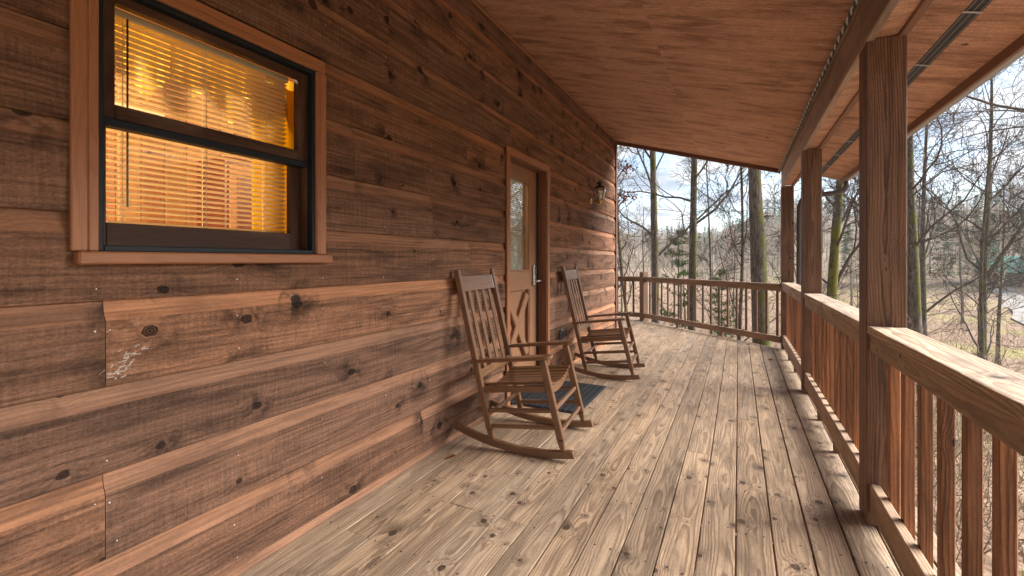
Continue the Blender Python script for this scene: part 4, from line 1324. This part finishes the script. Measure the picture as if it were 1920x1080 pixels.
dead_leaf(-1.60, 2.30, 1.2, 0.028, 'small dead leaf on the deck at the wall base below the window end')

# ------------------------------------------------------------------ trees
def bez(p, d, length, n, rnd, wob, up):
    """A wandering polyline from p in direction d."""
    pts = [Vector(p)]
    d = Vector(d).normalized()
    st = length / n
    for i in range(n):
        d = d + Vector((rnd.gauss(0, wob), rnd.gauss(0, wob), rnd.gauss(0, wob) + up))
        d.normalize()
        pts.append(pts[-1] + d * st)
    return pts

def branch_rec(verts, faces, rnd, p, d, length, r, level, maxl, cfg):
    n = (7, 6, 5, 3)[min(level, 3)]
    wob = (0.17, 0.2, 0.22, 0.24)[min(level, 3)]
    pts = bez(p, d, length, n, rnd, wob, cfg['up'] * (1.0 if level < 2 else 0.5))
    rmin = cfg['rmin']
    rad = [max(r * (1 - 0.82 * i / n), rmin * 0.8) for i in range(n + 1)]
    tube(pts, rad, (6, 5, 3, 3)[min(level, 3)], verts, faces, cap=False)
    if level >= maxl:
        return
    cnt = cfg['kids'][min(level, len(cfg['kids']) - 1)]
    for k in range(cnt):
        s = 0.18 + 0.82 * (k + rnd.random()) / cnt
        f = s * n
        i = min(int(f), n - 1)
        q = pts[i].lerp(pts[i + 1], f - i)
        ax = (pts[i + 1] - pts[i]).normalized()
        o = ax.orthogonal().normalized()
        o.rotate(Matrix.Rotation(rnd.uniform(0, 2 * math.pi), 3, ax))
        a = R(rnd.uniform(28, 62))
        nd_ = ax * math.cos(a) + o * math.sin(a)
        rl = length * rnd.uniform(0.34, 0.62) * (1.15 - 0.6 * s)
        branch_rec(verts, faces, rnd, q, nd_, max(rl, 0.25), max(rad[i] * 0.62, rmin), level + 1, maxl, cfg)

def make_tree(seed, H, r0, lean=(0, 0), curve=0.03, start=0.35, limbs=16, kids=(5, 5, 4), maxl=3, limb_len=0.33, rmin=0.0052, up=0.05,
              tmat='bark', bmat='twig', sides=12, fork=None, low=0.0, elev=(32, 66), burl=0.12):
    """Tapered trunk with a root flare + a crown of bare limbs and twigs; origin at the root."""
    rnd = random.Random(seed)
    n = 26
    pts, rad = [], []
    p = Vector((0, 0, -0.5))
    ph = rnd.uniform(0, 6)
    for i in range(n + 1):
        s = i / n
        z = -0.5 + (H + 0.5) * s
        pts.append(Vector((lean[0] * z + curve * H * 0.3 * (math.sin(ph + s * 4.2) - math.sin(ph)) * s, lean[1] * z + curve * H * 0.3 * (math.cos(ph * 1.3 + s * 3.7) - math.cos(ph * 1.3)) * s, z)))
        rad.append(max(r0 * (1 - 0.8 * s ** 0.9) * (1 + 0.55 * math.exp(-max(z, 0) / (r0 * 3.2)))  * (1 + rnd.uniform(-1, 1) * burl * 0.35), 0.012))
    tv, tf = [], []
    tube(pts, rad, sides, tv, tf)
    # uneven bark outline
    for i, v in enumerate(tv):
        nn = mnoise.noise(Vector((v[0] * 4, v[1] * 4, v[2] * 1.6 + seed)))
        c = pts[min(i // sides, n)]
        f = 1 + burl * nn
        tv[i] = (c.x + (v[0] - c.x) * f, c.y + (v[1] - c.y) * f, v[2])
    bv, bf = [], []
    cfg = dict(kids=kids, rmin=rmin, up=up)
    for k in range(limbs):
        s = start + (0.97 - start) * (k + rnd.random()) / limbs
        f = s * n
        i = min(int(f), n - 1)
        q = pts[i].lerp(pts[i + 1], f - i)
        az = k * 2.4 + rnd.uniform(-0.6, 0.6)
        el = R(rnd.uniform(*elev))
        d = Vector((math.cos(az) * math.cos(el), math.sin(az) * math.cos(el), math.sin(el)))
        L = H * limb_len * rnd.uniform(0.6, 1.15) * (1.1 - 0.75 * (s - start) / (1 - start))
        branch_rec(bv, bf, rnd, q, d, L, min(rad[i] * 0.40, 0.010 + L * 0.008), 0, maxl, cfg)
    if fork:
        for (fs, d, L, fr_) in fork:
            i = int(fs * n)
            q = pts[i]
            fpts = bez(q, d, L, 12, rnd, 0.05, 0.03)
            frad = [rad[i] * fr_ * (1 - 0.75 * j / 12) for j in range(13)]
            tube(fpts, frad, 10, tv, tf)
            for k in range(9):
                j = min(3 + k, 11)
                az = rnd.uniform(0, 6.28)
                el = R(rnd.uniform(10, 60))
                branch_rec(bv, bf, rnd, fpts[j], (math.cos(az) * math.cos(el), math.sin(az) * math.cos(el), math.sin(el)), L * 0.35 * rnd.uniform(0.6, 1.2), frad[j] * 0.5, 0, maxl, cfg)
    return tv, tf, bv, bf, tmat, bmat

def tree_obj(data, loc, name='bare_tree', label=None, group=None, rz=0.0, sc=1.0):
    tv, tf, bv, bf, tm, bmm = data
    root = empty(name, loc, label, 'tree', group)
    mesh_obj('trunk', tv, tf, M[tm], root, smooth=True)
    mesh_obj('crown', bv, bf, M[bmm], root)
    root.rotation_euler = (0, 0, rz)
    root.scale = (sc, sc, sc)
    return root

def at_ground(x, y, dz=0.0):
    return (x, y, ground_z(x, y) + dz)

heroes = [
    # (x, y, make_tree args, label)
    (-2.30, 14.55, dict(seed=21, H=17, r0=0.155, lean=(-0.012, 0.0), curve=0.010, start=0.30, limbs=16, limb_len=0.26, elev=(35, 65), up=0.06), 'straight slim grey trunk rising behind the far railing, nearest the cabin corner'),
    (-1.25, 13.9, dict(seed=22, H=17, r0=0.140, lean=(0.008, 0.0), curve=0.012, start=0.32, limbs=13, limb_len=0.25, tmat='bark_moss', elev=(10, 55)), 'slim straight trunk with greenish bark beside the first grey trunk'),
    (0.56, 10.9, dict(seed=23, H=15, r0=0.215, lean=(-0.055, 0.0), curve=0.03, start=0.42, limbs=10, limb_len=0.26, tmat='bark_moss', sides=16, burl=0.2), 'thick leaning trunk with patches of moss behind the angled railing'),
    (1.95, 13.3, dict(seed=24, H=12, r0=0.150, lean=(0.02, 0.0), curve=0.05, start=0.30, limbs=13, tmat='bark_green', limb_len=0.30), 'bright green mossy trunk seen between the two far porch posts'),
    (3.85, 14.3, dict(seed=25, H=13, r0=0.185, lean=(0.035, 0.0), curve=0.07, start=0.40, limbs=13, tmat='bark_moss', limb_len=0.30, fork=[(0.30, (-0.35, 0.1, 1.0), 6.0, 0.75)]), 'forked mossy trunk beyond the thick knotty post'),
    (8.4, 23.5, dict(seed=26, H=13, r0=0.16, lean=(-0.01, 0.0), curve=0.04, start=0.35, limbs=14, limb_len=0.36, fork=[(0.42, (0.55, 0.2, 1.0), 7.0, 0.75)], rmin=0.0065), 'pale forked tree standing before the gravel road'),
    (11.2, 27.0, dict(seed=27, H=12, r0=0.13, lean=(0.05, 0.0), curve=0.08, start=0.30, limbs=13, limb_len=0.4, rmin=0.0065), 'bending thin tree leaning over the gravel road'),
    (9.0, 20.5, dict(seed=28, H=9, r0=0.065, lean=(0.0, 0.0), curve=0.02, start=0.45, limbs=12, limb_len=0.3, rmin=0.006), 'straight thin sapling at the edge of the gravel road'),
    (6.4, 22.5, dict(seed=29, H=12, r0=0.15, curve=0.03, start=0.3, limbs=14, limb_len=0.34, tmat='bark', rmin=0.0065), 'grey trunk with lichen behind the forked mossy tree'),
    (7.2, 20.0, dict(seed=30, H=9, r0=0.09, curve=0.06, start=0.25, limbs=14, limb_len=0.36, tmat='bark_moss', rmin=0.007), 'small crooked tree on the yellow grass by the road'),
    (-0.10, 12.2, dict(seed=31, H=10, r0=0.060, lean=(0.02, 0), curve=0.08, start=0.22, limbs=14, limb_len=0.34, rmin=0.006, elev=(30, 70)), 'crooked dark sapling between the straight trunks and the thick mossy one'),
    (-0.65, 12.6, dict(seed=32, H=9, r0=0.040, lean=(0.0, 0), curve=0.04, start=0.25, limbs=12, limb_len=0.26, rmin=0.005), 'thin dark stem close to the slim greenish trunk'),
    (1.15, 12.0, dict(seed=33, H=9, r0=0.050, lean=(0.03, 0), curve=0.05, start=0.3, limbs=12, limb_len=0.28, rmin=0.005), 'slender sapling beside the thick leaning mossy trunk'),
    (-3.3, 16.5, dict(seed=34, H=12, r0=0.09, lean=(-0.10, 0), curve=0.10, start=0.28, limbs=14, limb_len=0.30, rmin=0.006, elev=(48, 75)), 'many-stemmed bare tree spreading beside the cabin corner'),
    (5.6, 9.6, dict(seed=35, H=14, r0=0.15, lean=(0.10, 0.02), curve=0.06, start=0.38, limbs=14, limb_len=0.42, rmin=0.006, elev=(5, 40), up=0.0, kids=(5, 4, 3)), 'wide bare tree whose long branches reach in past the gutter'),
]
for x, y, kw, lab in heroes:
    tree_obj(make_tree(**kw), at_ground(x, y), label=lab)

# oak still holding a few dead leaves by the cabin corner
oak_args = dict(seed=41, H=11, r0=0.10, lean=(0.03, 0), curve=0.05, start=0.30, limbs=12, limb_len=0.2, rmin=0.006, elev=(45, 72))
oak = tree_obj(make_tree(**oak_args), at_ground(-3.35, 11.9), name='oak_tree', label='bare oak holding a few clumps of dead red leaves by the cabin corner')
oz = ground_z(-3.35, 11.9)
bv, bf = [], []
lv, lf = [], []
rl = random.Random(8)
for (tx, ty, tz) in ((-2.50, 11.2, 3.62), (-2.62, 11.0, 2.86), (-2.45, 11.4, 2.93)):
    tip = Vector((tx + 3.35, ty - 11.9, tz - oz))
    st = Vector((0.25, -0.05, tip.z - 0.7))
    mid = st.lerp(tip, 0.55) + Vector((0, 0, 0.12))
    tube([st, mid, tip, tip + Vector((0.18, 0, -0.05))], [0.03, 0.018, 0.010, 0.005], 5, bv, bf)
    for q in range(46):
        c = tip + Vector((rl.gauss(0.02, 0.10), rl.gauss(0, 0.10), rl.gauss(-0.05, 0.085)))
        e1 = Vector((rl.gauss(0, 1), rl.gauss(0, 1), rl.gauss(0, 1))).normalized()
        e2 = e1.orthogonal().normalized()
        l, w = rl.uniform(0.03, 0.055), rl.uniform(0.015, 0.028)
        b = len(lv)
        for a_, b_ in ((-1, 0), (-0.2, 1), (0.5, 0.7), (1, 0), (0.5, -0.7), (-0.2, -1)):
            lv.append(tuple(c + e1 * (l * a_) + e2 * (w * b_)))
        lf.append(tuple(range(b, b + 6)))
mesh_obj('leafy_branch', bv, bf, M['twig'], oak)
lo_ = mesh_obj('dead_leaves', lv, lf, M['red_leaf'], oak)
lo_['kind'] = 'stuff'

# a sparse young pine by the railing
def pine_mesh(seed, H, whorls, needles, nl, verts, faces, lv, lf):
    rnd = random.Random(seed)
    tube([(0, 0, -0.4), (0.02, 0, H * 0.5), (0, 0.02, H)], [H * 0.011, H * 0.007, 0.006], 6, verts, faces)
    for k in range(whorls):
        s = 0.25 + 0.75 * k / whorls
        for j in range(4):
            az = rnd.uniform(0, 6.28)
            L = H * 0.20 * (1.12 - s) * rnd.uniform(0.7, 1.2) + 0.1
            pts = bez((0, 0, H * s), (math.cos(az), math.sin(az), 0.25), L, 4, rnd, 0.1, 0.03)
            tube(pts, [0.012, 0.010, 0.008, 0.006, 0.004], 3, verts, faces, cap=False)
            for q in range(needles):
                i = rnd.randrange(1, 5)
                c = pts[i] + Vector((rnd.gauss(0, 0.05), rnd.gauss(0, 0.05), rnd.gauss(0, 0.04)))
                d = Vector((rnd.gauss(0, 1), rnd.gauss(0, 1), rnd.gauss(0.3, 0.7))).normalized()
                e = d.orthogonal().normalized() * nl * 0.13
                b = len(lv)
                lv.extend([tuple(c - e), tuple(c + e), tuple(c + d * nl)])
                lf.append((b, b + 1, b + 2))
for (x, y, sd, H, lab) in ((-2.0, 17.5, 3, 6.6, 'sparse young pine with thin green needles behind the two straight trunks'),
                           (-0.6, 19.0, 4, 5.2, 'low young pine standing between the slim greenish trunk and the crooked sapling')):
    v1, f1, v2, f2 = [], [], [], []
    pine_mesh(sd, H, 13, 26, 0.17, v1, f1, v2, f2)
    root = empty('pine_tree', at_ground(x, y), lab, 'tree')
    mesh_obj('trunk', v1, f1, M['twig'], root)
    mesh_obj('crown', v2, f2, M['needle'], root)

# repeated bare trees through the valley, each a thing of its own
vmeshes = []
for k in range(6):
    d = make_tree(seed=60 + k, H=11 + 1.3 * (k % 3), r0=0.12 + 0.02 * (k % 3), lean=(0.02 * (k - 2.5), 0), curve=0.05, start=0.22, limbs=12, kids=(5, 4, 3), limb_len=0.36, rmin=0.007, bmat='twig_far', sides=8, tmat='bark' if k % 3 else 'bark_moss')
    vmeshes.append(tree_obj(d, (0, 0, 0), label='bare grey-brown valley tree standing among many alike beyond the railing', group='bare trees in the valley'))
rv_ = random.Random(17)
spots = []
tries = 0
def near_road(x, y, m):
    return any((p.x - x) ** 2 + (p.y - y) ** 2 < m * m for p in rc)
while len(spots) < 66 and tries < 9000:
    tries += 1
    phi = R(rv_.uniform(-19, 34) if len(spots) < 42 else rv_.uniform(36, 125))
    r = 24.0 * (110 / 24.0) ** rv_.random()
    x, y = r * math.sin(phi), r * math.cos(phi)
    if near_road(x, y, 3.4) or any((x - a) ** 2 + (y - b) ** 2 < (1.4 + r * 0.03) ** 2 for a, b in spots):
        continue
    if abs(math.degrees(phi) - 21.0) < 1.6 and r > 45:
        continue
    spots.append((x, y))
for i, (x, y) in enumerate(spots):
    k = i % len(vmeshes)
    o = vmeshes[i] if i < len(vmeshes) else copy_tree(vmeshes[k])
    o.location = at_ground(x, y)
    o.rotation_euler = (0, 0, rv_.uniform(0, 6.28))
    s = rv_.uniform(0.5, 0.95) * (1.0 - 0.35 * sstep(35, 80, math.hypot(x, y)))
    o.scale = (s, s, s)
    r = math.hypot(x, y)
    size = 'small' if s < 0.62 else ('tall' if s > 0.85 else 'middling')
    look = ('bare tree with mossy trunk', 'slim grey-brown bare tree', 'thick-stemmed grey bare tree', 'stout mossy-trunked bare tree', 'wavering grey bare tree', 'leaning grey-brown bare tree')[k]
    if near_road(x, y, 9.0):
        where = 'standing beside the gravel road'
    elif math.degrees(math.atan2(x, y)) > 35:
        where = 'on the slope out past the porch railing'
    elif r > 70:
        where = 'at the foot of the far wooded hill'
    elif x < 2:
        where = 'on the valley floor beyond the angled railing'
    else:
        where = 'on the valley floor before the road'
    o['label'] = size + ' ' + look + ' ' + where

# underbrush: thin saplings and twigs nobody could count
def brush_template(seed, H, stems, kids, rmin):
    rnd = random.Random(seed)
    v, f = [], []
    for k in range(stems):
        az = rnd.uniform(0, 6.28)
        el = R(rnd.uniform(50, 88))
        branch_rec(v, f, rnd, (rnd.gauss(0, 0.15), rnd.gauss(0, 0.15), -0.1), (math.cos(az) * math.cos(el), math.sin(az) * math.cos(el), math.sin(el)), H * rnd.uniform(0.6, 1.1), rmin * 2.0, 1, 3, dict(kids=kids, rmin=rmin, up=0.03))
    return np.array(v), f
def scatter(name, templates, pts, mats, rnd, smin, smax, label=None):
    vs, fs = [], []
    base = 0
    for (x, y, z) in pts:
        v, f = templates[rnd.randrange(len(templates))]
        a = rnd.uniform(0, 6.28)
        s = rnd.uniform(smin, smax)
        c_, s_ = math.cos(a) * s, math.sin(a) * s
        w = np.empty_like(v)
        w[:, 0] = v[:, 0] * c_ - v[:, 1] * s_ + x
        w[:, 1] = v[:, 0] * s_ + v[:, 1] * c_ + y
        w[:, 2] = v[:, 2] * s + z
        vs.append(w)
        fs.append((f, base))
        base += len(v)
    V = np.concatenate(vs)
    loops = np.concatenate([np.concatenate([np.array(q) for q in f]) + b for f, b in fs])
    totals = np.concatenate([np.array([len(q) for q in f]) for f, b in fs])
    me = bpy.data.meshes.new(name)
    me.vertices.add(len(V)); me.vertices.foreach_set('co', V.ravel())
    me.loops.add(len(loops)); me.loops.foreach_set('vertex_index', loops.astype(np.int32))
    me.polygons.add(len(totals))
    st = np.concatenate([[0], np.cumsum(totals)[:-1]])
    me.polygons.foreach_set('loop_start', st.astype(np.int32))
    me.polygons.foreach_set('loop_total', totals.astype(np.int32))
    me.update(calc_edges=True)
    for mm in mats:
        me.materials.append(mm)
    o = bpy.data.objects.new(name, me)
    col.objects.link(o)
    tag(o, label, None, None, 'stuff')
    return o
bt = [brush_template(80 + k, 2.2 + 0.5 * k, 4, (4, 4, 3), 0.0055) for k in range(4)]
pts = []
while len(pts) < 480:
    phi = R(rv_.uniform(-22, 50))
    r = 8.5 * (60 / 8.5) ** (rv_.random() ** 0.9)
    x, y = r * math.sin(phi), r * math.cos(phi)
    if near_road(x, y, 2.6) or (x < 1.6 and y < 10.2):
        continue
    pts.append(at_ground(x, y))
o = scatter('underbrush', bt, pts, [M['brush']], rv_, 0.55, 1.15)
o['label'] = 'tangled brown underbrush of thin twigs below the porch'; o['category'] = 'underbrush'

# dead leaves and grass tufts on the ground near the porch
lv, lf = [], []
for q in range(9000):
    phi = R(rv_.uniform(0, 75)); r = rv_.uniform(2.5, 22) 
    x, y = r * math.sin(phi), r * math.cos(phi)
    z = ground_z(x, y) + rv_.uniform(0.005, 0.05)
    if near_road(x, y, 2.0) and rv_.random() < 0.8:
        continue
    e1 = Vector((rv_.gauss(0, 1), rv_.gauss(0, 1), rv_.gauss(0, 0.35))).normalized()
    e2 = Vector((-e1.y, e1.x, rv_.gauss(0, 0.3))).normalized()
    l, w = rv_.uniform(0.03, 0.07), rv_.uniform(0.02, 0.04)
    b = len(lv)
    for a_, b_ in ((-1, 0), (0, 1), (1, 0), (0, -1)):
        pp = Vector((x, y, z)) + e1 * (l * a_) + e2 * (w * b_)
        lv.append(tuple(pp))
    lf.append((b, b + 1, b + 2, b + 3))
o = mesh_obj('fallen_leaves', lv, lf, M['litter_leaf'])
tag(o, 'scattered brown fallen leaves on the slope below the railing', 'leaves', None, 'stuff')
lv, lf = [], []
for q in range(700):
    phi = R(rv_.uniform(4, 70)); r = rv_.uniform(4, 40)
    x, y = r * math.sin(phi), r * math.cos(phi)
    if near_road(x, y, 2.5) or mnoise.noise(Vector((x * 0.25, y * 0.25, 1.0))) < 0.05:
        continue
    for k in range(14):
        bx_, by_ = x + rv_.gauss(0, 0.16), y + rv_.gauss(0, 0.16)
        z = ground_z(bx_, by_)
        hh = rv_.uniform(0.08, 0.24)
        a = rv_.uniform(0, 6.28)
        dx, dy = math.cos(a) * 0.012, math.sin(a) * 0.012
        lx, ly = rv_.gauss(0, 0.06), rv_.gauss(0, 0.06)
        b = len(lv)
        lv += [(bx_ - dx, by_ - dy, z - 0.02), (bx_ + dx, by_ + dy, z - 0.02), (bx_ + lx, by_ + ly, z + hh)]
        lf.append((b, b + 1, b + 2))
o = mesh_obj('grass', lv, lf, M['grass'])
tag(o, 'yellow-green grass tufts on the slope below the railing', 'grass', None, 'stuff')

# distant woods on the hillsides
def far_tree_template(seed):
    rnd = random.Random(seed)
    v, f = [], []
    H = 13
    tube([(0, 0, -0.5), (0.15, 0, 6), (0.1, 0.2, H)], [0.2, 0.14, 0.05], 4, v, f, cap=False)
    for k in range(15):
        s = 0.3 + 0.68 * k / 15
        az = rnd.uniform(0, 6.28)
        el = R(rnd.uniform(25, 65))
        branch_rec(v, f, rnd, (0.1, 0.05, H * s), (math.cos(az) * math.cos(el), math.sin(az) * math.cos(el), math.sin(el)), H * 0.27 * (1.25 - s), 0.06, 2, 3, dict(kids=(5, 5, 5), rmin=0.028, up=0.03))
    return np.array(v), f
ft = [far_tree_template(120 + k) for k in range(5)]
pts = []
while len(pts) < 1250:
    phi = R(rv_.uniform(-20, 36) if len(pts) < 950 else rv_.uniform(36, 130))
    r = 130 * (430 / 130.0) ** rv_.random()
    x, y = r * math.sin(phi), r * math.cos(phi)
    if near_road(x, y, 5):
        continue
    pts.append(at_ground(x, y))
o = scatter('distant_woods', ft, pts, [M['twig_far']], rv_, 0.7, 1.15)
o['label'] = 'far brown leafless woods covering the hillsides across the valley'; o['category'] = 'woods'
def far_pine_template(seed):
    rnd = random.Random(seed)
    v, f = [], []
    H = 14
    for k in range(150):
        s = 0.12 + 0.88 * rnd.random() ** 0.8
        rad = (1.04 - s) * 2.6 * rnd.uniform(0.35, 1.0)
        az = rnd.uniform(0, 6.28)
        c = Vector((math.cos(az) * rad, math.sin(az) * rad, H * s - 0.25 * rad))
        e1 = Vector((math.cos(az), math.sin(az), rnd.uniform(-0.5, 0.1))) * rnd.uniform(0.5, 1.0)
        e2 = Vector((-math.sin(az), math.cos(az), rnd.uniform(-0.3, 0.3))) * rnd.uniform(0.25, 0.5)
        b = len(v)
        v += [tuple(c - e1 * 0.5 - e2), tuple(c - e1 * 0.5 + e2), tuple(c + e1), ]
        f.append((b, b + 1, b + 2))
    return np.array(v), f
fpt = [far_pine_template(140 + k) for k in range(4)]
pts = []
tries = 0
while len(pts) < 420 and tries < 20000:
    tries += 1
    phi = R(rv_.uniform(-20, 36))
    r = 110 * (600 / 110.0) ** rv_.random()
    x, y = r * math.sin(phi), r * math.cos(phi)
    if mnoise.noise(Vector((x * 0.012, y * 0.012, 4.0))) < 0.12:
        continue
    pts.append(at_ground(x, y))
o = scatter('distant_evergreens', fpt, pts, [M['needle_far']], rv_, 0.6, 1.1)
o['label'] = 'far green stands of evergreens on the hills across the valley'; o['category'] = 'woods'

# ------------------------------------------------------------------ green-roofed cabin in the valley
def far_house(x, y, w, l, hw, hr, rz, label):
    gz = ground_z(x, y)
    root = empty('valley_cabin', (x, y, gz), label, 'house', 'green-roofed cabins in the valley')
    root.rotation_euler = (0, 0, rz)
    def b(name, x0, x1, y0, y1, z0, z1, mat, parent=root, bev=0.0):
        bm = bmesh.new(); add_box(bm, x0, x1, y0, y1, z0, z1, bev)
        return bm_obj(name, bm, mat, parent)
    hw2, l2 = w / 2, l / 2
    vv = [(-l2, -hw2, -0.6), (l2, -hw2, -0.6), (l2, hw2, -0.6), (-l2, hw2, -0.6), (-l2, -hw2, hw), (l2, -hw2, hw), (l2, hw2, hw), (-l2, hw2, hw), (-l2, 0, hw + hr), (l2, 0, hw + hr)]
    mesh_obj('wall', vv, [(0, 1, 5, 4), (2, 3, 7, 6), (1, 2, 6, 9, 5), (3, 0, 4, 8, 7), (0, 3, 2, 1)], M['log_wall'], root)
    for s in (-1, 1):
        ov = 0.45
        e = hw2 + ov
        zz = hw - hr * ov / hw2
        vv = [(-l2 - ov, 0, hw + hr + 0.05), (l2 + ov, 0, hw + hr + 0.05), (l2 + ov, s * e, zz + 0.05), (-l2 - ov, s * e, zz + 0.05)]
        vv += [(a_, b_, c_ + 0.12) for a_, b_, c_ in vv]
        ro = mesh_obj('roof', vv, [(0, 1, 2, 3), (4, 7, 6, 5), (0, 4, 5, 1), (1, 5, 6, 2), (2, 6, 7, 3), (3, 7, 4, 0)], M['green_roof'], root)
        for q in range(int(l / 0.6)):
            xx = -l2 + q * 0.6
            bar_ = bmesh.new()
            bar_bm(bar_, (xx, 0, hw + hr + 0.19), (xx, s * e, zz + 0.19), 0.05, 0.05, (1, 0, 0), bevel=0)
            bm_obj('seam', bar_, M['green_roof'], ro)
    for xx in (-l * 0.25, l * 0.2):
        wo_ = b('window', xx - 0.5, xx + 0.5, -hw2 - 0.06, -hw2 + 0.02, 1.0, 2.1, M['cream'])
        b('pane', xx - 0.42, xx + 0.42, -hw2 - 0.075, -hw2 - 0.061, 1.08, 2.02, M['pane_dark'], wo_)
    b('door', -0.45, 0.45, -hw2 - 0.05, -hw2 + 0.02, 0.0, 2.0, M['red_cloth'])
    return root
far_house(46.5, 117.0, 7.0, 9.5, 2.6, 2.6, R(-12), 'dark log cabin with a pale green metal roof at the end of the gravel road')
far_house(53.0, 121.0, 5.5, 7.0, 2.2, 1.7, R(20), 'smaller green-roofed outbuilding just behind the valley cabin')

# ------------------------------------------------------------------ thin haze over the valley
m, t, out = newmat('valley_haze')
pv_ = nd(t, 'ShaderNodeVolumePrincipled', {'Color': (0.86, 0.91, 1.0, 1), 'Density': 0.0004, 'Anisotropy': 0.2})
t.links.new(pv_.outputs[0], out.inputs['Volume'])
bm = bmesh.new()
add_box(bm, -720, 720, -720, 720, -14, 95)
hz = bm_obj('haze', bm, m)
hz['kind'] = 'stuff'
scene.cycles.volume_bounces = 1
